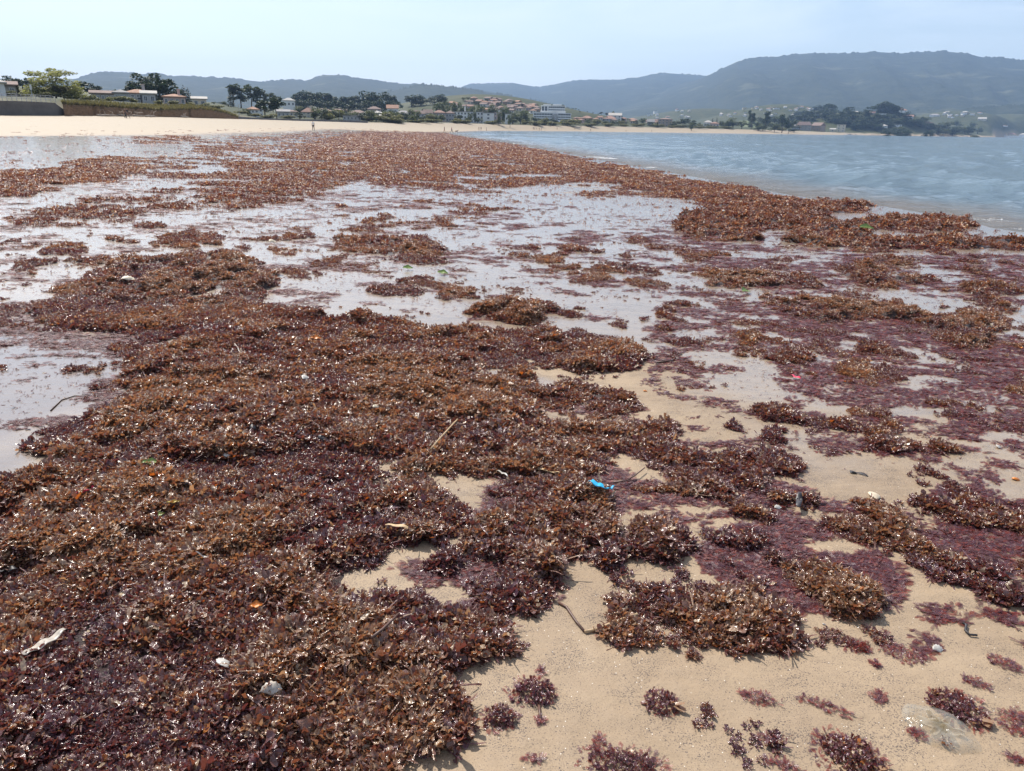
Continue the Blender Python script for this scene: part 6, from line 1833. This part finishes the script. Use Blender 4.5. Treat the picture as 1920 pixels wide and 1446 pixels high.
def mat_simple(name, col, rough=0.4, var=0.1, trans=0.0, **kw):
    s = NT(name)
    n = s.noise(s.obj(), 40, 4, 0.6)
    c = s.ramp(n, [(0.3, tuple(q * (1 - var * 2) for q in col)), (0.7, tuple(min(1, q * (1 + var * 2)) for q in col))])
    return s.done(s.bsdf(Base_Color=c, Roughness=rough, Transmission_Weight=trans, Normal=s.bump(n, 0.15, 0.003), **kw))
P_BLUE = mat_simple('blue_plastic', (0.03, 0.42, 0.72), 0.25, 0.12); P_RED = mat_simple('red_plastic', (0.75, 0.04, 0.10), 0.3); P_WHITE = mat_simple('white_shell', (0.50, 0.47, 0.42), 0.35, 0.2); P_TAN = mat_simple('dry_reed', (0.45, 0.31, 0.17), 0.6, 0.15); P_STICK = mat_simple('dark_twig', (0.10, 0.05, 0.035), 0.5, 0.2)
P_GREEN = mat_simple('green_leaf', (0.18, 0.25, 0.05), 0.4, 0.15); P_YELL = mat_simple('yellow_leaf', (0.62, 0.42, 0.07), 0.4, 0.12); P_ORNG = mat_simple('orange_leaf', (0.62, 0.20, 0.03), 0.4, 0.15); P_DARK = mat_simple('dark_mussel', (0.03, 0.026, 0.03), 0.5, 0.3); P_PALE = mat_simple('pale_blade', (0.42, 0.37, 0.31), 0.3, 0.2); P_BEIGE = mat_simple('beige_scrap', (0.60, 0.50, 0.36), 0.5, 0.1); P_STONE = mat_simple('pale_stone', (0.50, 0.46, 0.40), 0.5, 0.15)

def ribbon(name, pts, widths, mat, label, cat, lift=0.012, twist=0.3, thick=0.0012, curl=0.004):
    """strip laid over the weed through those pixels, with thickness"""
    P = [on_weed(a, b, lift) for a, b in pts]
    base = P[0].copy()
    fine = []; wd = []
    for i in range(len(P) - 1):
        for u in np.linspace(0, 1, 5)[:-1 if i < len(P) - 2 else None]:
            fine.append(P[i].lerp(P[i + 1], u) - base); wd.append(widths[i] + (widths[i + 1] - widths[i]) * u)
    vs = []; fs = []
    for i, p_ in enumerate(fine):
        t_ = (fine[min(i + 1, len(fine) - 1)] - fine[max(0, i - 1)]).normalized()
        sd = t_.cross(Vector((0, 0, 1))).normalized()
        tw = twist * math.sin(i * 0.9)
        sd = sd * math.cos(tw) + Vector((0, 0, 1)) * math.sin(tw)
        nm = sd.cross(t_).normalized()
        p_ = p_ + Vector((0, 0, curl * math.sin(i * 1.3)))
        for s_, h_ in ((-1, 0), (0, -.18), (1, 0)):
            vs.append(p_ + sd * s_ * wd[i] / 2 + nm * h_ * wd[i])
        for s_, h_ in ((1, 0), (0, -.18), (-1, 0)):
            vs.append(p_ + sd * s_ * wd[i] / 2 + nm * (h_ * wd[i] - thick))
    n = len(fine)
    for i in range(n - 1):
        for k in range(6):
            k2 = (k + 1) % 6
            fs.append((i * 6 + k, i * 6 + k2, i * 6 + 6 + k2, i * 6 + 6 + k))
    fs += [tuple(range(5, -1, -1)), tuple((n - 1) * 6 + k for k in range(6))]
    o = MB().add(vs, fs).build(name, mat, None, True)
    o.location = base
    tag(o, label, cat)
    return o

def twig(name, pts, r0, r1, mat, label, cat='twig', lift=0.012):
    P = [on_weed(a, b, lift) for a, b in pts]
    base = P[0].copy()
    n = len(P)
    o = MB().tube([p_ - base for p_ in P], [r0 + (r1 - r0) * i / (n - 1) for i in range(n)], 7).build(name, mat, None, True)
    o.location = base
    tag(o, label, cat)
    return o

def shell(px, py, size, mat, label, fan=True, yaw=0.0, lift=0.012, cat='shell', name='shell', tilt=0.25):
    """ribbed scallop-like or smooth oval valve, domed and hollow"""
    nu, nv = 9, 13
    vs = []; fs = []
    for layer in (0, 1):
        for i in range(nu):
            u = i / (nu - 1)
            for j in range(nv):
                v = (j / (nv - 1) - 0.5) * 2
                if fan:
                    a = v * 1.15; rr_ = u * (1 - 0.12 * v * v) * (1 + 0.035 * math.cos(j * math.pi) * u)
                    x, y = rr_ * math.sin(a), rr_ * math.cos(a) - 0.5
                    z = 0.34 * math.sin(math.pi * min(u * 0.62 + 0.1, 1)) * (1 - 0.75 * v * v) + 0.03 * math.cos(j * math.pi) * u
                else:
                    a = u * math.pi; x = v * 0.36 * math.sin(a) ** 0.7; y = -0.5 * math.cos(a); z = 0.28 * math.sin(a) ** 0.6 * (1 - v * v) ** 0.6
                vs.append((x * size, y * size, (z - 0.03 * layer) * size))
    o_ = nu * nv
    for i in range(nu - 1):
        for j in range(nv - 1):
            a = i * nv + j
            fs.append((a, a + nv, a + nv + 1, a + 1)); fs.append((o_ + a, o_ + a + 1, o_ + a + nv + 1, o_ + a + nv))
    for j in range(nv - 1):
        a = (nu - 1) * nv + j; fs.append((a, o_ + a, o_ + a + 1, a + 1))
    for i in range(nu - 1):
        for j in (0, nv - 1):
            a = i * nv + j; fs.append((a, o_ + a, o_ + a + nv, a + nv))
    o = MB().add(vs, fs).build(name, mat, None, True)
    o.location = on_weed(px, py, lift) - Vector((0, 0, 0.1 * size)); o.rotation_euler = (tilt, 0.15, yaw)
    tag(o, label, cat)
    return o

def leaf(px, py, ln, wd, mat, label, yaw=0.0, lift=0.014, cat='leaf', tilt=0.35):
    """cupped pointed leaf with a midrib, two-sided with thickness"""
    nu = 8; vs = []; fs = []
    for lay in (0, 1):
        for i in range(nu):
            u = i / (nu - 1); w_ = wd * math.sin(math.pi * min(max(u, .02), .98)) ** 0.8
            for v in (-1, -.5, 0, .5, 1):
                vs.append(((u - .5) * ln, v * w_ / 2 * (1 + .08 * math.sin(i * 2.1)), .25 * w_ * abs(v) + .12 * ln * (u - .5) ** 2 + .004 * math.sin(i * 1.7 + v) - .0008 * lay))
    o_ = nu * 5
    for i in range(nu - 1):
        for j in range(4):
            a = i * 5 + j
            fs.append((a, a + 5, a + 6, a + 1)); fs.append((o_ + a, o_ + a + 1, o_ + a + 6, o_ + a + 5))
        for j in (0, 4):
            a = i * 5 + j; fs.append((a, o_ + a, o_ + a + 5, a + 5))
    o = MB().add(vs, fs).build('leaf', mat, None, True)
    o.location = on_weed(px, py, lift); o.rotation_euler = (tilt, 0.1, yaw)
    tag(o, label, cat)
    return o

ribbon('plastic_strip', [(1107, 900), (1120, 907), (1135, 914), (1145, 916), (1150, 911)], [0.034, 0.030, 0.018, 0.012, 0.010], P_BLUE, 'bright blue plastic strip lying on the seaweed', 'plastic', lift=0.03, thick=0.003)
ribbon('pale_blade', [(45, 1226), (70, 1212), (98, 1196), (122, 1178)], [0.022, 0.034, 0.032, 0.014], P_PALE, 'pale shiny strip of torn blade on the carpet near the picture edge', 'seaweed blade', lift=0.02, twist=0.05)
shell(418, 1243, 0.043, P_WHITE, 'white ribbed shell in a dark hollow of the carpet', True, 2.2, 0.02)
shell(508, 1290, 0.040, P_PALE, 'grey ribbed shell standing in the carpet right of the white ribbed shell', True, 0.4, 0.012, tilt=0.5)
ribbon('red_plastic', [(140, 925), (155, 921), (168, 917), (175, 912)], [0.008, 0.012, 0.022, 0.014], P_RED, 'small red plastic scrap on the carpet near the pool', 'plastic', lift=0.02)
ribbon('red_plastic', [(1484, 702), (1492, 706), (1502, 709)], [0.018, 0.028, 0.014], P_RED, 'small red plastic scrap on the wet sand among purple weed', 'plastic', lift=0.012)
leaf(282, 867, 0.085, 0.04, P_GREEN, 'curled green and pale leaf on the carpet', 0.3); leaf(298, 965, 0.05, 0.03, P_GREEN, 'small green leaf on the carpet below the curled green leaf', 0.9)
leaf(325, 941, 0.055, 0.016, P_YELL, 'narrow yellow leaf fragment on the carpet', 0.5); leaf(592, 634, 0.09, 0.05, P_ORNG, 'orange leaf at the upper part of the carpet', 0.2); leaf(1912, 652, 0.07, 0.05, P_ORNG, 'orange leaf at the picture edge on purple weed', 1.2)
leaf(480, 1135, 0.045, 0.03, P_ORNG, 'bright orange leaf scrap in the carpet above the glossy purple hollow', 0.4); leaf(1050, 811, 0.06, 0.02, P_ORNG, 'orange scrap on the purple weed of the middle carpet', -0.1); leaf(830, 512, 0.13, 0.09, P_GREEN, 'bright green weed scrap beyond the main carpet', 0.0); leaf(765, 503, 0.14, 0.09, P_GREEN, 'light green weed scrap beyond the main carpet, left one', 0.5)
leaf(1625, 428, 0.34, 0.2, P_GREEN, 'large bright green sea lettuce piece on the pile at the water', 0.2, cat='seaweed', lift=0.05); leaf(1397, 546, 0.16, 0.1, P_GREEN, 'small green weed piece at the foot of the brown mound', 0.8)
ribbon('reed', [(968, 874), (1000, 877), (1035, 884), (1050, 886)], [0.012, 0.016, 0.014, 0.006], P_TAN, 'pale brown reed strip across the carpet left of the blue plastic', 'reed', lift=0.02, twist=0.1)
twig('twig', [(1150, 905), (1175, 901), (1190, 892), (1209, 877)], 0.004, 0.003, P_STICK, 'thin dark curved twig right of the blue plastic')
twig('twig', [(1048, 1130), (1062, 1138), (1080, 1165), (1096, 1184)], 0.0055, 0.0045, P_STICK, 'dark half of the bent stem on the sand between two lobes', lift=0.006)
twig('twig', [(1096, 1184), (1120, 1180), (1150, 1167), (1195, 1152)], 0.0055, 0.006, P_TAN, 'light half of the bent stem running into the purple lobe', lift=0.008)
twig('twig', [(697, 1196), (715, 1182), (732, 1166), (748, 1150)], 0.006, 0.004, P_STICK, 'dark straight twig at the edge of the carpet above the sand', lift=0.03)
twig('reed', [(808, 842), (825, 822), (845, 800), (858, 786)], 0.006, 0.004, P_TAN, 'slanting tan reed stem in the middle of the carpet', 'reed', lift=0.03)
ribbon('reed', [(722, 984), (745, 984), (768, 990), (785, 1001)], [0.008, 0.02, 0.018, 0.006], P_TAN, 'curved tan husk on the carpet above the dark hollow', 'reed', lift=0.03, twist=0.1)
twig('twig', [(1010, 1320), (1012, 1335), (1014, 1352)], 0.005, 0.004, P_STICK, 'short upright stem below the shadowed clump', lift=0.004)
ribbon('dark_blade', [(0, 1070), (14, 1068), (32, 1064)], [0.03, 0.03, 0.016], P_DARK, 'dark blade of kelp at the left picture edge', 'seaweed blade', lift=0.02)
ribbon('dark_blade', [(1594, 884), (1610, 886), (1628, 892)], [0.03, 0.02, 0.008], P_DARK, 'dark pointed blade on the sand above the right lobe', 'seaweed blade', lift=0.006)
ribbon('dark_blade', [(1500, 922), (1499, 935), (1497, 948)], [0.012, 0.034, 0.02], P_DARK, 'dark upright blade standing in the right lobe', 'seaweed blade', lift=0.03)
ribbon('white_strip', [(368, 1034), (380, 1042), (396, 1052)], [0.006, 0.01, 0.008], P_WHITE, 'thin white straw piece in the carpet', 'straw', lift=0.02)
ribbon('white_strip', [(932, 882), (943, 886), (952, 892)], [0.012, 0.014, 0.006], P_WHITE, 'short white strip on the purple weed above the sand opening', 'plastic', lift=0.02)
twig('twig', [(1806, 1168), (1812, 1172), (1810, 1182), (1818, 1190), (1832, 1191)], 0.005, 0.004, P_DARK, 'black curled stem by the purple clump near the picture edge', lift=0.008)
twig('twig', [(440, 645), (446, 652), (450, 664)], 0.005, 0.003, P_PALE, 'short pale stem in the upper carpet', lift=0.02)
twig('twig', [(95, 770), (115, 750), (140, 742), (165, 743)], 0.004, 0.003, P_STICK, 'thin dark arching stem lying in the grey pool', lift=0.004)
twig('twig', [(1230, 680), (1260, 676), (1278, 662)], 0.007, 0.004, P_STICK, 'dark stem with raised end on the wet sand past the carpet tip', lift=0.01)
shell(345, 903, 0.040, P_DARK, 'dark mussel shell on the carpet below the green leaf', False, 0.9, 0.02); shell(402, 762, 0.046, P_DARK, 'dark mussel shell in the middle of the upper carpet', False, 0.3, 0.02); shell(605, 820, 0.058, P_DARK, 'large dark mussel shell in the middle carpet', False, 1.1, 0.02)
shell(474, 800, 0.052, P_DARK, 'black shell half sunk in the middle carpet', False, 0.5, 0.015); shell(350, 763, 0.034, P_DARK, 'small black shell left of the half sunk shell', False, -0.6, 0.02)
shell(165, 828, 0.043, P_STONE, 'pale oval shell beside the grey pool', False, 1.3, 0.012); shell(72, 872, 0.034, P_STONE, 'pale shell in the small pool at the picture edge', False, 1.5, 0.004)
shell(1545, 1170, 0.013, P_WHITE, 'tiny bright white shell on the open sand', False, 1.4, 0.003); shell(1458, 951, 0.026, P_WHITE, 'white round shell in the right lobe', True, 0.4, 0.02); shell(1872, 838, 0.034, P_WHITE, 'white broken shell on the wet sand at the right', True, 1.0, 0.004)
shell(1640, 930, 0.063, P_BEIGE, 'flat beige scrap between the right lobes', True, 1.2, 0.004, cat='scrap', name='flat_scrap', tilt=0.0); shell(1905, 898, 0.040, P_ORNG, 'amber oval shell at the picture edge', False, 1.5, 0.006); shell(1758, 1216, 0.029, P_WHITE, 'white oyster shell among red weed near the picture edge', True, 0.2, 0.006)
shell(572, 708, 0.052, P_WHITE, 'white shell in the upper middle carpet', True, 1.4, 0.015); shell(322, 788, 0.049, P_TAN, 'tan husk on the carpet right of the pool', False, 1.2, 0.012, cat='husk', name='husk'); shell(425, 853, 0.029, P_WHITE, 'small white shell in the middle carpet', True, 0.2, 0.02); shell(240, 522, 0.080, P_BEIGE, 'pale crumpled scrap on the upper left patch', True, 0.6, 0.03, cat='scrap', name='flat_scrap'); shell(510, 452, 0.080, P_BEIGE, 'pale scrap on the small far clump', True, 1.0, 0.02, cat='scrap', name='flat_scrap')
shell(1358, 396, 0.088, P_WHITE, 'white scrap at the edge of the long pile by the water', True, 0.5, 0.03, cat='scrap', name='flat_scrap'); shell(1210, 733, 0.029, P_ORNG, 'small orange brown shell on the sand beside the middle lobe', False, 1.5, 0.004); shell(705, 762, 0.034, P_BEIGE, 'pale pink scrap on the middle carpet', True, 0.8, 0.015, cat='scrap', name='flat_scrap')

# jellyfish: a slack clear bell with folded arms under it
def jellyfish():
    c = at_ground(1762, 1366)
    rx = (at_ground(1828, 1366) - at_ground(1698, 1366)).length / 2; ry = (at_ground(1762, 1330) - at_ground(1762, 1402)).length / 2
    root = empty('jellyfish', c, -math.atan2(c.x, c.y) - 0.35)
    s = NT('clear_jelly')
    n = s.noise(s.obj(), 22, 4, 0.6)
    nr = s.bump(s.noise(s.obj(), 45, 3, 0.5), 0.35, 0.012)
    a = s.n('BsdfTransparent', ins={'Color': (0.93, 0.92, 0.89, 1)}).outputs[0]
    b = s.bsdf(Base_Color=(0.55, 0.53, 0.47), Roughness=0.10, Normal=nr, Specular_IOR_Level=0.5)
    lw = s.n('LayerWeight', ins={'Blend': 0.35}).outputs['Facing']
    mx = s.n('MixShader', ins={'Fac': s.math('ADD', s.rng(n, 0.35, 0.75, 0.03, 0.30), s.math('MULTIPLY', lw, 0.18))})
    s.nt.links.new(a, mx.inputs[1]); s.nt.links.new(b, mx.inputs[2])
    mj = s.done(mx.outputs[0])
    vs = []; fs = []; nu, nv = 14, 36
    for i in range(nu):
        u = i / (nu - 1)
        for j in range(nv):
            a_ = 2 * math.pi * j / nv
            w_ = 1 + 0.05 * math.sin(4 * a_ + 1) + 0.03 * math.sin(7 * a_)
            z = 0.020 * (1 - u ** 2.4) ** 0.8 * (1 + 0.35 * math.sin(3 * a_ + 4 * u)) + 0.004 * math.sin(9 * a_) * u * (1 - u)
            vs.append((rx * u * w_ * math.cos(a_), ry * u * w_ * math.sin(a_), z + 0.001))
    for i in range(nu - 1):
        for j in range(nv):
            j2 = (j + 1) % nv
            fs.append((i * nv + j, (i + 1) * nv + j, (i + 1) * nv + j2, i * nv + j2))
    MB().add(vs, fs).build('bell', mj, root, True)
    s = NT('milky_jelly')
    t_ = s.n('BsdfTranslucent', ins={'Color': (0.75, 0.70, 0.60, 1)}).outputs[0]
    tr = s.n('BsdfTransparent').outputs[0]
    mx = s.n('MixShader', ins={'Fac': 0.5}); s.nt.links.new(t_, mx.inputs[1]); s.nt.links.new(tr, mx.inputs[2])
    mk = s.done(mx.outputs[0])
    for k in range(6):
        a0 = k * 1.047 + 0.3
        pts = [(math.cos(a0 + .25 * math.sin(q * 2)) * rx * 0.62 * q, math.sin(a0 + .25 * math.sin(q * 2)) * ry * 0.62 * q, 0.010 + 0.004 * math.sin(q * 9)) for q in np.linspace(0.08, 1, 7)]
        MB().tube(pts, [0.012, 0.013, 0.012, 0.011, 0.010, 0.008, 0.004], 6).build('arm', mk, root, True)
    tag(root, 'clear jellyfish stranded on the sand under a dark seaweed clump', 'jellyfish')
jellyfish()

# ------------------------------------------------------------------ the air of the bay
haze_m, hnt, hout = new_mat('haze_air')
pv = hnt.nodes.new('ShaderNodeVolumePrincipled')
pv.inputs['Color'].default_value = (0.45, 0.65, 1.0, 1)
pv.inputs['Density'].default_value = 0.000095
pv.inputs['Anisotropy'].default_value = 0.2
hnt.links.new(pv.outputs[0], hout.inputs['Volume'])
hz = MB().box((0, 0, 345), (19600, 19600, 710)).build('haze', haze_m)
tag(hz, kind='stuff')
